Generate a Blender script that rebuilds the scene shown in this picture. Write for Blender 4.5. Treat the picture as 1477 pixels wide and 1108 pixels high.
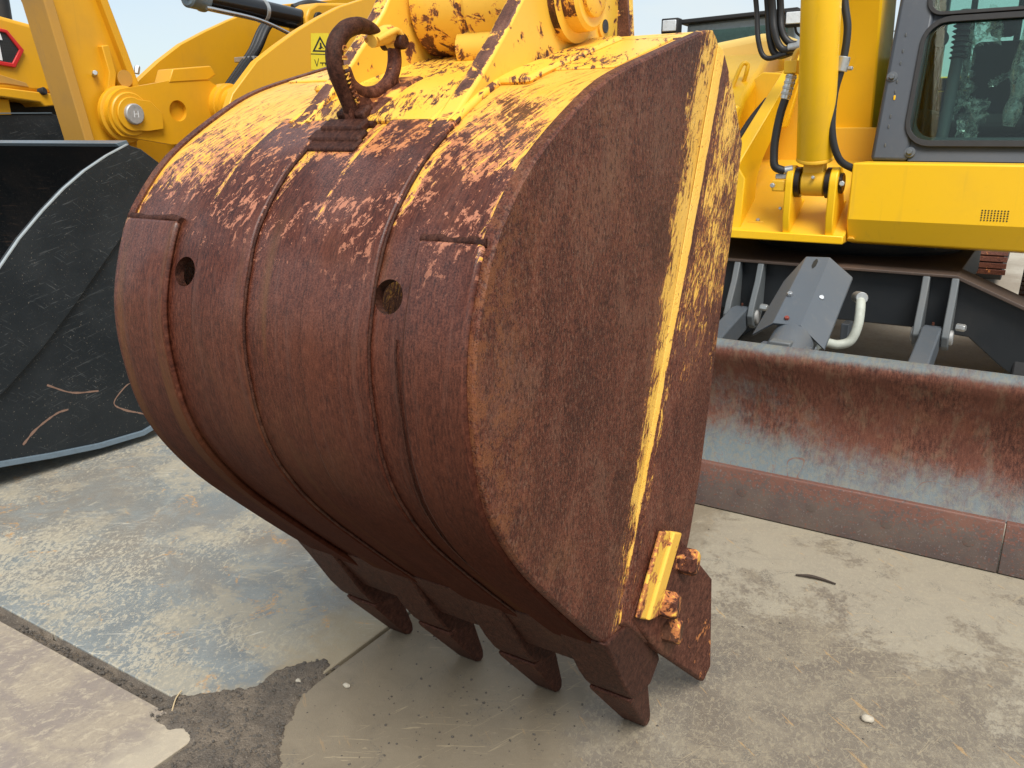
import bpy, bmesh, math, random
from mathutils import Vector, Matrix, noise as mnoise
from mathutils.geometry import tessellate_polygon
R = math.radians
random.seed(7)
SC = bpy.context.scene
for o in list(bpy.data.objects):
    bpy.data.objects.remove(o)

# ------------------------------------------------------------------ camera
cd = bpy.data.cameras.new('camera')
cd.sensor_width = 36.0
cd.lens = 29.25
cd.clip_start = 0.05
cd.clip_end = 2000
cam = bpy.data.objects.new('camera', cd)
cam.location = (0, 0, 1.5)
cam.rotation_euler = (R(90 - 16.436), 0, R(31.919))
SC.collection.objects.link(cam)
SC.camera = cam

# ------------------------------------------------------------------ sky, sun, exposure
SUN_EL, SUN_AZ = 55.0, -48.0            # azimuth measured from +X towards +Y
w = bpy.data.worlds.new('World')
SC.world = w
w.use_nodes = True
wn = w.node_tree
wn.nodes.clear()
wo = wn.nodes.new('ShaderNodeOutputWorld')
wb = wn.nodes.new('ShaderNodeBackground')
wb.inputs['Strength'].default_value = 0.10
sky = wn.nodes.new('ShaderNodeTexSky')
sky.sky_type = 'NISHITA'
sky.sun_disc = False
sky.sun_elevation = R(SUN_EL)
sky.sun_rotation = R(90 - SUN_AZ)
sky.air_density = 1.0
sky.dust_density = 1.6
sky.ozone_density = 1.2
tc = wn.nodes.new('ShaderNodeTexCoord')
cmap = wn.nodes.new('ShaderNodeMapping')
cmap.inputs['Scale'].default_value = (1.3, 1.3, 3.2)
cn = wn.nodes.new('ShaderNodeTexNoise')
cn.inputs['Scale'].default_value = 2.1
cn.inputs['Detail'].default_value = 7
cn.inputs['Roughness'].default_value = 0.58
cr = wn.nodes.new('ShaderNodeMapRange')
cr.interpolation_type = 'SMOOTHSTEP'
cr.inputs['From Min'].default_value = 0.34
cr.inputs['From Max'].default_value = 0.70
cr.inputs['To Min'].default_value = 0.50
cr.inputs['To Max'].default_value = 0.95
cmx = wn.nodes.new('ShaderNodeMix')
cmx.data_type = 'RGBA'
cmx.inputs[7].default_value = (4.4, 4.85, 5.0, 1)
wn.links.new(tc.outputs['Generated'], cmap.inputs['Vector'])
wn.links.new(cmap.outputs['Vector'], cn.inputs['Vector'])
wn.links.new(cn.outputs['Fac'], cr.inputs['Value'])
wn.links.new(cr.outputs['Result'], cmx.inputs[0])
wn.links.new(sky.outputs['Color'], cmx.inputs[6])
wn.links.new(cmx.outputs[2], wb.inputs['Color'])
wn.links.new(wb.outputs['Background'], wo.inputs['Surface'])

sd = bpy.data.lights.new('sun', 'SUN')
sd.energy = 2.3
sd.angle = R(30)
sd.color = (1.0, 0.96, 0.90)
sun = bpy.data.objects.new('sun', sd)
sv = Vector((math.cos(R(SUN_EL)) * math.cos(R(SUN_AZ)), math.cos(R(SUN_EL)) * math.sin(R(SUN_AZ)), math.sin(R(SUN_EL))))
sun.rotation_euler = sv.to_track_quat('Z', 'Y').to_euler()
sun.location = (0, 0, 12)
SC.collection.objects.link(sun)

SC.view_settings.view_transform = 'Standard'
SC.view_settings.look = 'None'
SC.view_settings.gamma = 1.0
SC.view_settings.use_curve_mapping = False
SC.view_settings.exposure = 0.85
SC.render.engine = 'CYCLES'
SC.cycles.max_bounces = 8
SC.cycles.transparent_max_bounces = 12

# ------------------------------------------------------------------ object helpers
def tag(o, label=None, cat=None, group=None, kind=None):
    if label: o['label'] = label
    if cat: o['category'] = cat
    if group: o['group'] = group
    if kind: o['kind'] = kind
    return o

def thing(name, label, cat, loc, group=None):
    e = bpy.data.objects.new(name, None)
    e.empty_display_size = 0.2
    e.location = loc
    SC.collection.objects.link(e)
    return tag(e, label, cat, group)

def link(o, parent):
    SC.collection.objects.link(o)
    if parent is not None:
        o.parent = parent
        if parent.type == 'EMPTY':
            o.matrix_parent_inverse = Matrix.Translation(-parent.location)
    return o

def mesh(name, verts, faces, mat, parent=None, bevel=0, smooth=None, seg=2, uv=None):
    me = bpy.data.meshes.new(name)
    me.from_pydata([tuple(v) for v in verts], [], faces)
    me.validate()
    bm = bmesh.new(); bm.from_mesh(me)
    bmesh.ops.recalc_face_normals(bm, faces=bm.faces)
    bm.to_mesh(me); bm.free()
    if mat: me.materials.append(mat)
    o = bpy.data.objects.new(name, me)
    link(o, parent)
    finish(o, bevel, smooth, seg)
    return o

def finish(o, bevel=0, smooth=None, seg=2):
    if smooth is None: smooth = 35
    if smooth:
        for p in o.data.polygons: p.use_smooth = True
        try: o.data.set_sharp_from_angle(angle=R(smooth))
        except Exception: pass
    if bevel:
        b = o.modifiers.new('bevel', 'BEVEL')
        b.width = bevel; b.segments = seg; b.limit_method = 'ANGLE'; b.angle_limit = R(40)
        b.harden_normals = False

def box(name, lo, hi, mat, parent=None, bevel=0.006):
    x0, y0, z0 = lo; x1, y1, z1 = hi
    v = [(x0,y0,z0),(x1,y0,z0),(x1,y1,z0),(x0,y1,z0),(x0,y0,z1),(x1,y0,z1),(x1,y1,z1),(x0,y1,z1)]
    f = [(0,3,2,1),(4,5,6,7),(0,1,5,4),(1,2,6,5),(2,3,7,6),(3,0,4,7)]
    return mesh(name, v, f, mat, parent, bevel)

def prism(name, poly, axis, d0, d1, mat, parent=None, bevel=0.005, holes=(), smooth=None, seg=2):
    """polygon extruded along an axis: 'x' takes (y,z) points, 'y' takes (x,z), 'z' takes (x,y); d0/d1 may be functions"""
    def P(p, d):
        if callable(d): d = d(p[0], p[1])
        return {'x': (d, p[0], p[1]), 'y': (p[0], d, p[1]), 'z': (p[0], p[1], d)}[axis]
    loops = [list(poly)] + [list(h) for h in holes]
    flat = [p for l in loops for p in l]
    n = len(flat)
    V = [P(p, d0) for p in flat] + [P(p, d1) for p in flat]
    F = []
    if holes:
        tris = tessellate_polygon([[Vector((p[0], p[1], 0)) for p in l] for l in loops])
        for t in tris:
            F.append(tuple(t)); F.append(tuple(n + i for i in reversed(t)))
    else:
        F.append(tuple(range(n))); F.append(tuple(n + i for i in reversed(range(n))))
    k = 0
    for l in loops:
        m = len(l)
        for i in range(m):
            a, b = k + i, k + (i + 1) % m
            F.append((a, b, n + b, n + a))
        k += m
    return mesh(name, V, F, mat, parent, bevel, smooth, seg)

def frame_of(d):
    d = Vector(d).normalized()
    a = Vector((0, 0, 1)) if abs(d.z) < 0.9 else Vector((1, 0, 0))
    u = d.cross(a).normalized()
    return d, u, d.cross(u).normalized()

def lathe(name, base, axis, prof, mat, parent=None, n=28, bevel=0, smooth=35):
    """prof = [(t, r)] along axis from base"""
    d, u, v = frame_of(axis)
    base = Vector(base)
    V, F = [], []
    for t, r in prof:
        for i in range(n):
            a = 2 * math.pi * i / n
            V.append(base + d * t + (u * math.cos(a) + v * math.sin(a)) * r)
    for k in range(len(prof) - 1):
        for i in range(n):
            j = (i + 1) % n
            F.append((k*n+i, k*n+j, (k+1)*n+j, (k+1)*n+i))
    F.append(tuple(range(n))); F.append(tuple((len(prof)-1)*n + i for i in reversed(range(n))))
    return mesh(name, V, F, mat, parent, bevel, smooth)

def cyl(name, p0, p1, r, mat, parent=None, n=24, bevel=0.003, r2=None):
    p0, p1 = Vector(p0), Vector(p1)
    L = (p1 - p0).length
    r2 = r if r2 is None else r2
    b = min(bevel, r * 0.4)
    prof = [(0, r - b), (b, r), (L - b, r2), (L, r2 - b)] if b else [(0, r), (L, r2)]
    return lathe(name, p0, p1 - p0, prof, mat, parent, n)

def spline(pts, k=8):
    pts = [Vector(p) for p in pts]
    out = []
    q = [pts[0] * 2 - pts[1]] + pts + [pts[-1] * 2 - pts[-2]]
    for i in range(1, len(q) - 2):
        a, b, c, d = q[i-1], q[i], q[i+1], q[i+2]
        for j in range(k):
            t = j / k
            out.append(0.5 * ((2*b) + (c-a)*t + (2*a-5*b+4*c-d)*t*t + (3*b-a-3*c+d)*t**3))
    out.append(pts[-1])
    return out

def tube(name, pts, r, mat, parent=None, n=12, k=8, radii=None):
    P = spline(pts, k) if k else [Vector(p) for p in pts]
    V, F = [], []
    _, u, _ = frame_of(P[1] - P[0])
    m = len(P)
    for i, p in enumerate(P):
        d = (P[min(i+1, m-1)] - P[max(i-1, 0)]).normalized()
        u = (u - d * u.dot(d)).normalized()
        v = d.cross(u)
        rr = r
        if radii:
            t = i / (m - 1) * (len(radii) - 1); a = int(min(t, len(radii) - 2)); rr = radii[a] + (radii[a+1] - radii[a]) * (t - a)
        for j in range(n):
            a = 2 * math.pi * j / n
            V.append(p + (u * math.cos(a) + v * math.sin(a)) * rr)
    for i in range(m - 1):
        for j in range(n):
            l = (j + 1) % n
            F.append((i*n+j, i*n+l, (i+1)*n+l, (i+1)*n+j))
    F.append(tuple(range(n))); F.append(tuple((m-1)*n + j for j in reversed(range(n))))
    return mesh(name, V, F, mat, parent, 0, 60)

def hexbolt(name, p, axis, r, h, mat, parent, collar=True):
    d, u, v = frame_of(axis)
    p = Vector(p)
    V, F = [], []
    rings = [(0, r), (h * .8, r), (h, r * .82)]
    for t, q in rings:
        for i in range(6):
            a = math.pi / 3 * i + .3
            V.append(p + d * t + (u * math.cos(a) + v * math.sin(a)) * q)
    for k in range(2):
        for i in range(6):
            j = (i + 1) % 6
            F.append((k*6+i, k*6+j, (k+1)*6+j, (k+1)*6+i))
    F.append(tuple(range(6))); F.append(tuple(12 + i for i in reversed(range(6))))
    return mesh(name, V, F, mat, parent, r * .06, 30)

def circle(cx, cy, r, n=20, a0=0):
    return [(cx + r * math.cos(a0 + 2*math.pi*i/n), cy + r * math.sin(a0 + 2*math.pi*i/n)) for i in range(n)]

# ------------------------------------------------------------------ material helpers
class Mat:
    def __init__(s, name):
        s.m = bpy.data.materials.new(name); s.m.use_nodes = True
        s.t = s.m.node_tree; s.b = s.t.nodes['Principled BSDF']
    def put(s, sock, v):
        if isinstance(v, bpy.types.NodeSocket): s.t.links.new(v, sock)
        elif v is not None:
            if hasattr(sock.default_value, '__len__') and not hasattr(v, '__len__'): v = (v,) * len(sock.default_value)
            if hasattr(v, '__len__') and sock.type == 'RGBA' and len(v) == 3: v = (*v, 1)
            sock.default_value = v
    def nd(s, typ, **kw):
        n = s.t.nodes.new(typ)
        for k, v in kw.items(): setattr(n, k, v)
        return n
    def obj(s): return s.nd('ShaderNodeTexCoord').outputs['Object']
    def uv(s): return s.nd('ShaderNodeTexCoord').outputs['UV']
    def map(s, vec, scale=(1,1,1), rot=(0,0,0), loc=(0,0,0)):
        n = s.nd('ShaderNodeMapping'); s.put(n.inputs['Vector'], vec)
        if any(rot):            # rotate first, then stretch
            n.vector_type = 'TEXTURE'; scale = tuple(1.0 / c for c in scale)
        n.inputs['Scale'].default_value = scale; n.inputs['Rotation'].default_value = rot; n.inputs['Location'].default_value = loc
        return n.outputs['Vector']
    def noise(s, vec, scale, detail=4, rough=.55, dist=0.0, dim='3D'):
        n = s.nd('ShaderNodeTexNoise'); n.noise_dimensions = dim; s.put(n.inputs['Vector'], vec)
        n.inputs['Scale'].default_value = scale; n.inputs['Detail'].default_value = detail
        n.inputs['Roughness'].default_value = rough; n.inputs['Distortion'].default_value = dist
        return n.outputs['Fac']
    def voro(s, vec, scale, feature='F1', rnd=1.0, out='Distance'):
        n = s.nd('ShaderNodeTexVoronoi', feature=feature); s.put(n.inputs['Vector'], vec)
        n.inputs['Scale'].default_value = scale; n.inputs['Randomness'].default_value = rnd
        return n.outputs[out]
    def ma(s, op, a, b=None, c=None, clamp=False):
        n = s.nd('ShaderNodeMath', operation=op, use_clamp=clamp)
        for i, v in enumerate((a, b, c)):
            if v is not None: s.put(n.inputs[i], v)
        return n.outputs[0]
    def add(s, *a):
        r = a[0]
        for x in a[1:]: r = s.ma('ADD', r, x)
        return r
    def mul(s, *a):
        r = a[0]
        for x in a[1:]: r = s.ma('MULTIPLY', r, x)
        return r
    def inv(s, a): return s.ma('SUBTRACT', 1.0, a)
    def ss(s, x, a, b, lo=0.0, hi=1.0):
        n = s.nd('ShaderNodeMapRange', interpolation_type='SMOOTHSTEP')
        s.put(n.inputs['Value'], x)
        n.inputs['From Min'].default_value = min(a, b); n.inputs['From Max'].default_value = max(a, b)
        if a > b: lo, hi = hi, lo
        n.inputs['To Min'].default_value = lo; n.inputs['To Max'].default_value = hi
        return n.outputs['Result']
    def mix(s, f, a, b):
        n = s.nd('ShaderNodeMix', data_type='RGBA')
        s.put(n.inputs[0], f); s.put(n.inputs[6], a); s.put(n.inputs[7], b)
        return n.outputs[2]
    def mulc(s, f, a, b):
        n = s.nd('ShaderNodeMix', data_type='RGBA', blend_type='MULTIPLY')
        s.put(n.inputs[0], f); s.put(n.inputs[6], a); s.put(n.inputs[7], b)
        return n.outputs[2]
    def ramp(s, fac, stops, interp='LINEAR'):
        n = s.nd('ShaderNodeValToRGB'); cr = n.color_ramp; cr.interpolation = interp
        s.put(n.inputs['Fac'], fac)
        while len(cr.elements) > 1: cr.elements.remove(cr.elements[-1])
        for i, (p, c) in enumerate(stops):
            e = cr.elements[0] if i == 0 else cr.elements.new(p)
            e.position = p
            e.color = (c, c, c, 1) if not hasattr(c, '__len__') else (*c, 1)
        return n.outputs['Color']
    def sep(s, vec):
        n = s.nd('ShaderNodeSeparateXYZ'); s.put(n.inputs[0], vec); return n.outputs
    def comb(s, x, y, z=0.0):
        n = s.nd('ShaderNodeCombineXYZ')
        for i, v in enumerate((x, y, z)): s.put(n.inputs[i], v)
        return n.outputs[0]
    def bump(s, h, strength=.5, dist=.01, nrm=None):
        n = s.nd('ShaderNodeBump'); s.put(n.inputs['Height'], h)
        n.inputs['Strength'].default_value = strength; n.inputs['Distance'].default_value = dist
        if nrm is not None: s.put(n.inputs['Normal'], nrm)
        return n.outputs['Normal']
    def out(s, col=None, rough=None, metal=None, nrm=None, spec=None, **kw):
        if col is not None: s.put(s.b.inputs['Base Color'], col)
        if rough is not None: s.put(s.b.inputs['Roughness'], rough)
        if metal is not None: s.put(s.b.inputs['Metallic'], metal)
        if nrm is not None: s.put(s.b.inputs['Normal'], nrm)
        if spec is not None: s.put(s.b.inputs['Specular IOR Level'], spec)
        for k, v in kw.items(): s.put(s.b.inputs[k.replace('_', ' ')], v)
        return s.m

YEL = (0.76, 0.40, 0.018)
PRIMER = (0.62, 0.20, 0.09)

def rust_layers(m, vec, streak, tone=1.0, calm=1.0, grain=.5):
    """brown rust: pitted speckle, short streaks, broad patches -> colour, height, fine"""
    fine = m.noise(vec, 330, 3, .75)
    st = m.noise(streak, 1.0, 3, .7)
    big = m.noise(vec, 3.3, 4, .62, .4)
    mid = m.noise(vec, 30, 3, .65)
    a = m.add(m.mul(fine, grain), m.mul(st, .60), m.mul(mid, .20 * calm), m.mul(big, .26 * calm), -.05 - .23 * calm + (.5 - grain) * .5)
    t = tone
    c = m.ramp(a, [(.30, (.014*t, .0042*t, .0028*t)), (.41, (.044*t, .0135*t, .0082*t)), (.51, (.090*t, .0290*t, .0168*t)),
                   (.61, (.138*t, .052*t, .0315*t)), (.75, (.22*t, .105*t, .068*t))])
    org = m.ss(m.noise(vec, 7.5, 4, .68, .4), .56, .74)
    c = m.mix(m.mul(org, m.ss(fine, .40, .60), .32), c, (.19*t, .060*t, .020*t))
    tan = m.ss(big, .56, .72)
    c = m.mix(m.mul(tan, .30), c, (.150*t, .080*t, .038*t))
    return c, m.add(m.mul(fine, .9), m.mul(st, .55)), fine

def make_shell_mat(name, mode):
    """bucket back: yellow paint scraped to salmon undercoat and rust. uv = (metres across, metres along the curve)"""
    m = Mat(name)
    uv = m.uv(); ob = m.obj()
    U, V, _ = m.sep(uv)
    rc, rh, fine = rust_layers(m, ob, m.map(uv, (230, 50, 1)), 1.0, .5, .34)
    D = '2D'
    lng = m.noise(m.map(uv, (17, 1.3, 1)), 1.0, 5, .68, .25, D)
    rc = m.mulc(m.ss(lng, .46, .64), rc, (.76, .74, .76))
    rc = m.mix(m.mul(m.ss(lng, .46, .30), .30), rc, (.150, .052, .026))
    lng2 = m.noise(m.map(uv, (60, 3.2, 1), loc=(5, 3, 0)), 1.0, 3, .65, .2, D)
    rc = m.mix(m.mul(m.ss(lng2, .56, .70), .35), rc, (.13, .070, .055))
    sk = m.noise(m.map(uv, (150, 15, 1), (0, 0, .26)), 1.0, 5, .76, .4, D)
    sk2 = m.noise(m.map(uv, (50, 22, 1), (0, 0, -.75)), 1.0, 5, .78, .6, D)
    pat = m.noise(uv, 6.0, 4, .6, .5, D)
    d_edge = m.ma('SUBTRACT', .442, m.ma('ABSOLUTE', m.add(U, 1.12)))       # metres from the side edge
    keep = m.mul(m.ss(d_edge, .040, .004), m.ss(V, 1.04, .78), .50)
    left = m.mul(m.ss(U, -1.28, -1.5), .16)
    right = m.mul(m.ss(U, -.95, -.80), .05)
    fade = m.ma('MULTIPLY', m.ma('SUBTRACT', .575, V), 1.15)
    tot = m.add(m.mul(sk, .95), m.mul(sk2, .65), m.mul(pat, .62), -.625, fade, keep, left, right)
    if mode == 'strip': tot = m.add(tot, -.15)
    else:
        for c0, w0 in ((-1.330, .016), (-1.046, .014), (-1.166, .020), (-.874, .014)):      # paint kept in the corners beside the strips
            tot = m.add(tot, m.mul(m.ss(m.ma('ABSOLUTE', m.add(U, -c0)), w0, w0 * .35), m.ss(V, .98, .80), .22))
    paint = m.ss(tot, .505, .53)
    prim = m.mul(m.ss(tot, .43, .46), m.ss(m.noise(uv, 70, 3, .65, .3, D), .40, .5))
    fl = m.noise(m.map(uv, (60, 36, 1), (0, 0, .35)), 1.0, 5, .78, .25, D)
    fleck = m.mul(m.ss(m.add(fl, m.mul(m.ss(V, 1.02, .62), .15), m.mul(pat, .55)), .950, .980), m.ss(V, 1.05, .86), .80)
    prim = m.ma('MAXIMUM', prim, fleck)
    n9 = m.noise(uv, 11, 4, .65, .3, D)
    pc = m.mix(n9, (.72, .34, .022), (.82, .49, .10))
    gr = m.noise(m.map(uv, (120, 20, 1), (0, 0, .35)), 1, 3, .7, .4, D)
    pc = m.mix(m.ss(gr, .54, .66), pc, (.55, .26, .035))
    pc = m.mix(m.mul(m.ss(gr, .62, .68), .8), pc, (.12, .05, .025))
    prc = m.mix(n9, (.56, .21, .10), (.74, .27, .05))
    prc = m.mix(m.ss(V, .58, .88), prc, (.50, .20, .115))
    run = m.mul(m.ss(m.noise(m.map(uv, (11, .6, 1)), 1, 3, .5, 0, D), .58, .70), m.ss(V, .80, 1.0), .6)
    rc = m.mix(run, rc, (.150, .080, .026))
    pol = m.ss(m.noise(uv, 4.2, 3, .5, 0, D), .36, .60)
    gl = m.mul(m.ss(V, .45, .70), m.ss(V, 1.22, .85), pol)
    rc = m.mix(m.mul(gl, .20, m.ss(fine, .42, .62)), rc, (.30, .185, .15))  # pale sky sheen of the upper back, mixed into the rust colour
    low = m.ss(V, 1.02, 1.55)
    rc = m.mix(m.mul(low, .68), rc, (.032, .0100, .0046))  # shade of the down-facing lower back, painted into the rust
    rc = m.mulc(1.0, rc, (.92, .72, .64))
    c = m.mix(prim, rc, prc)
    c = m.mix(paint, c, pc)
    h = m.add(m.mul(paint, .8), m.mul(rh, .5))
    rough = m.mix(paint, m.mix(low, m.mix(gl, .40, .30), .80), .42)
    return m.out(c, rough, 0, m.bump(h, .5, .0018), m.mix(paint, m.mix(low, m.mix(gl, .30, .55), .06), .45))

def make_side_mat(name):
    """bucket side: speckled rust, yellow left in streaks beside the front bar (y,z in metres)"""
    m = Mat(name)
    ob = m.obj()
    D = '2D'
    X, Y, Z = m.sep(ob)
    d = m.add(m.mul(Y, .953), m.mul(Z, -.303), -1.2887)
    a = m.add(m.mul(Y, .303), m.mul(Z, .953), -.901)
    q = m.comb(m.add(d, m.mul(X, .7)), m.add(a, m.mul(X, .3)), 0.0)
    yz = m.comb(m.add(Y, m.mul(X, .8)), m.add(Z, m.mul(X, .5)), 0.0)
    rc, rh, fine = rust_layers(m, ob, m.map(ob, (200, 240, 120)), 1.22, .8, .40)
    lg = m.noise(m.map(yz, (6, 3.2, 1)), 1, 5, .68, .3, D)
    rc = m.mulc(m.ss(lg, .46, .66), rc, (.70, .67, .66))
    rc = m.mix(m.mul(m.ss(lg, .48, .32), .34), rc, (.175, .098, .066))
    dk = m.ss(m.noise(m.map(ob, (120, 135, 66), loc=(3, 1, 0)), 1, 2, .65, .2), .55, .62)
    rc = m.mix(m.mul(dk, .68), rc, (.036, .0125, .009))
    lt = m.ss(m.noise(m.map(ob, (170, 190, 84), loc=(8, 2, 0)), 1, 3, .7, .2), .54, .65)
    rc = m.mix(m.mul(lt, .55), rc, (.205, .118, .080))
    rc = m.mulc(1.0, rc, (1.0, .88, .82))
    # orange bloom along the welded back edge and low down
    be = m.mul(m.ss(Y, 1.20, 1.0), m.ss(m.add(m.noise(yz, 24, 5, .78, .2, D), m.mul(fine, .5)), .70, .86), .75)
    rc = m.mix(be, rc, (.20, .070, .026))
    wd = m.mul(d, m.add(1.0, m.mul(m.ss(a, 1.2, .1), .9)))
    bias = m.ramp(m.add(m.mul(wd, 2.0), .5), [(0, 0.0), (.18, .10), (.26, .28), (.33, .50), (.38, .66), (.43, .76), (.485, .82), (.50, .96), (.545, .96), (.560, .28), (.59, .46), (.64, .64), (.78, .64), (.9, .60)])
    up = m.ramp(m.mul(a, .75), [(0, 0.45), (.06, .66), (.16, .80), (.30, .90), (.55, .97), (1.0, 1.0)])
    upf = m.mix(m.ss(d, .035, .05), up, m.ramp(m.mul(a, .75), [(0, 0), (.30, .25), (.45, .62), (.62, .95), (1.0, 1.0)]))
    st = m.noise(m.map(q, (130, 13, 1), (0, 0, .05)), 1, 5, .78, .4, D)
    st2 = m.noise(m.map(q, (46, 20, 1), (0, 0, -.35)), 1, 5, .78, .8, D)
    pat = m.noise(q, 8, 4, .6, 0, D)
    online = m.mul(m.ss(d, -.012, -.002), m.ss(d, .034, .026), m.ss(a, .10, .55), .07)
    tot = m.add(m.mul(st, .75), m.mul(st2, .75), m.mul(pat, .45), m.mul(m.mul(bias, upf), .78), online, -.975)
    paint = m.ss(tot, .485, .515)
    prim = m.mul(m.ss(tot, .40, .44), m.ss(m.noise(q, 90, 3, .7, 0, D), .42, .55))
    pc = m.mix(m.noise(q, 10, 3, .6, 0, D), (.74, .39, .040), (.80, .48, .10))
    pc = m.mix(m.mul(m.ss(m.noise(q, 60, 3, .7, .8, D), .64, .70), .8), pc, (.16, .06, .025))
    c = m.mix(prim, rc, (.47, .18, .045))
    c = m.mix(paint, c, pc)
    h = m.add(m.mul(paint, .8), m.mul(rh, .7), m.mul(dk, -.4))
    return m.out(c, m.mix(paint, .50, .45), 0, m.bump(h, .7, .0024), m.mix(paint, .26, .45))

def make_rust_mat(name, tone=1.0, yellow=0.0, bs=.7):
    m = Mat(name)
    ob = m.obj()
    rc, rh, fine = rust_layers(m, ob, m.map(ob, (130, 70, 70)), tone, .5)
    c = rc; h = rh
    if yellow:
        t = m.add(m.mul(m.noise(ob, 26, 6, .68, .4), .7), m.mul(m.noise(ob, 8, 3), .5), yellow - .6)
        p = m.ss(t, .49, .53)
        c = m.mix(m.ss(t, .44, .47), c, (.42, .15, .05)); c = m.mix(p, c, (.78, .45, .07))
        h = m.add(m.mul(p, .6), m.mul(rh, .5))
    return m.out(c, .6, 0, m.bump(h, bs, .0016), .2)

def make_chipped_yellow(name, chips=.0, edge=True, base=(.80, .44, .03), streak=False):
    m = Mat(name)
    ob = m.obj()
    rc, rh, fine = rust_layers(m, ob, m.map(ob, (50, 18, 18)), 1.0)
    n1 = m.noise(m.map(ob, (95, 24, 40), (0, 0, .35)) if streak else ob, 1 if streak else 30, 5, .76, .5); n2 = m.noise(ob, 7.5, 4, .6)
    t = m.add(m.mul(n1, .65), m.mul(n2, .55), chips)
    if edge:
        N = m.sep(m.nd('ShaderNodeNewGeometry').outputs['Normal'])
        t = m.add(t, m.mul(m.ss(N[1], -.45, -.75), .15))
    ch = m.ss(t, .665, .685)
    und = m.mul(m.ss(t, .645, .66), m.inv(ch))
    yc = m.mix(m.noise(ob, 4, 4, .6), base, (base[0]*1.06, base[1]*1.22, base[2]*2.6))
    yc = m.mulc(m.mul(m.ss(m.noise(ob, 34, 5, .7), .55, .75), .25), yc, (.62, .5, .4))
    c = m.mix(und, yc, (.60, .22, .05)); c = m.mix(ch, c, rc)
    h = m.add(m.mul(m.inv(ch), .6), m.mul(m.mul(ch, rh), .4), m.mul(m.noise(ob, 60, 3), .08))
    return m.out(c, m.mix(ch, .38, .58), 0, m.bump(h, .6, .003), .5)

def make_paint(name, col, rough=.34, dirt=.25, dirtcol=(.30, .19, .075), bump=.10):
    m = Mat(name)
    ob = m.obj()
    n = m.noise(ob, 2.3, 6, .62); n2 = m.noise(ob, 40, 5, .7)
    c = m.mix(m.mul(m.ss(n, .45, .75), dirt), col, dirtcol)
    c = m.mix(m.mul(m.ss(n2, .60, .75), dirt * .55), c, dirtcol)
    drip = m.noise(m.map(ob, (30, 30, 1.6)), 1, 4, .6)
    c = m.mix(m.mul(m.ss(drip, .58, .78), dirt * .7), c, dirtcol)
    r = m.add(m.mul(n2, .14), m.mul(n, .14), rough - .12)
    return m.out(c, r, 0, m.bump(m.add(m.mul(m.noise(ob, 160, 2), .3), m.mul(m.noise(ob, 9, 2), .8)), bump, .004), .5)

def make_dark_paint(name, col, scr=(.22, .19, .16), amt=.5, rough=.42):
    m = Mat(name)
    ob = m.obj()
    n = m.noise(ob, 2.6, 6, .62)
    wv = m.noise(m.map(ob, (6, 6, 90), (.25, .0, 0)), 1, 4, .6, 1.2)
    wv2 = m.noise(m.map(ob, (4, 120, 9), (.9, .0, 0)), 1, 3, .6, .8)
    s = m.ma('MAXIMUM', m.ss(wv, .61, .66), m.ss(wv2, .64, .68))
    c = m.mix(m.mul(m.ss(n, .4, .75), .20), col, scr)
    c = m.mix(m.mul(s, amt, m.ss(m.noise(ob, 3.5, 3), .40, .58)), c, scr)
    sp = m.ss(m.noise(ob, 130, 2), .68, .73)
    c = m.mix(m.mul(sp, .45), c, (.35, .30, .24))
    return m.out(c, m.add(rough - .1, m.mul(n, .25)), 0, m.bump(m.noise(ob, 120, 2), .08, .003), .45)

def make_plain(name, col, rough=.5, metal=0.0, nz=.25, spec=.5):
    m = Mat(name)
    ob = m.obj()
    n = m.noise(ob, 30, 5, .65)
    c = m.mulc(m.mul(m.ss(n, .42, .72), nz), col, (.45, .42, .40))
    return m.out(c, m.add(rough - .08, m.mul(n, .16)), metal, m.bump(n, .08, .003), spec)

M = {}
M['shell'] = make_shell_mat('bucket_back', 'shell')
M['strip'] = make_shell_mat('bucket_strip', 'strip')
M['side'] = make_side_mat('bucket_side')
M['rust'] = make_rust_mat('rust')
M['rustdark'] = make_rust_mat('rust_dark', .54)
M['tooth'] = make_rust_mat('tooth_rust', .70)
M['rusty_yel'] = make_rust_mat('rust_with_paint', 1.0, .45)
M['bolt'] = make_rust_mat('bolt_rust', .8, .43, .25)
M['rusty_yel2'] = make_rust_mat('rust_more_paint', 1.0, .535)
M['rusty_yel3'] = make_rust_mat('rust_some_paint', 1.0, .33)
M['hookmat'] = make_rust_mat('hook_rust', .55)
M['ear'] = make_chipped_yellow('ear_paint', -.035)
M['pad'] = make_chipped_yellow('pad_paint', .02, False, streak=True)
M['boss'] = make_chipped_yellow('boss_paint', .03, False)
M['yel'] = make_paint('excavator_yellow', (.88, .505, .009), .34, .22, (.46, .27, .05))
M['yel_d'] = make_paint('excavator_yellow_dusty', (.76, .42, .02), .45, .42, (.46, .30, .12))
M['yel_l'] = make_paint('loader_yellow', (.70, .345, .010), .38, .22, (.36, .20, .045))
M['yel_lw'] = make_paint('loader_yellow_worn', (.52, .27, .045), .5, .55, (.33, .20, .08))
M['grey'] = make_paint('cab_grey', (.042, .052, .067), .45, .22, (.11, .11, .11))
M['grey2'] = make_paint('guard_grey', (.082, .096, .112), .42, .28, (.19, .175, .15))
M['lead'] = make_paint('frame_dark_grey', (.012, .015, .018), .5, .30, (.05, .045, .04))
M['pale_grey'] = make_paint('lug_grey', (.105, .118, .125), .5, .3, (.19, .16, .13))
M['black'] = make_dark_paint('loader_black', (.006, .0075, .009), (.08, .05, .035), .6, .34)
M['slate'] = make_dark_paint('loader_slate', (.0105, .0145, .018), (.075, .08, .082), .75, .36)
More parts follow.
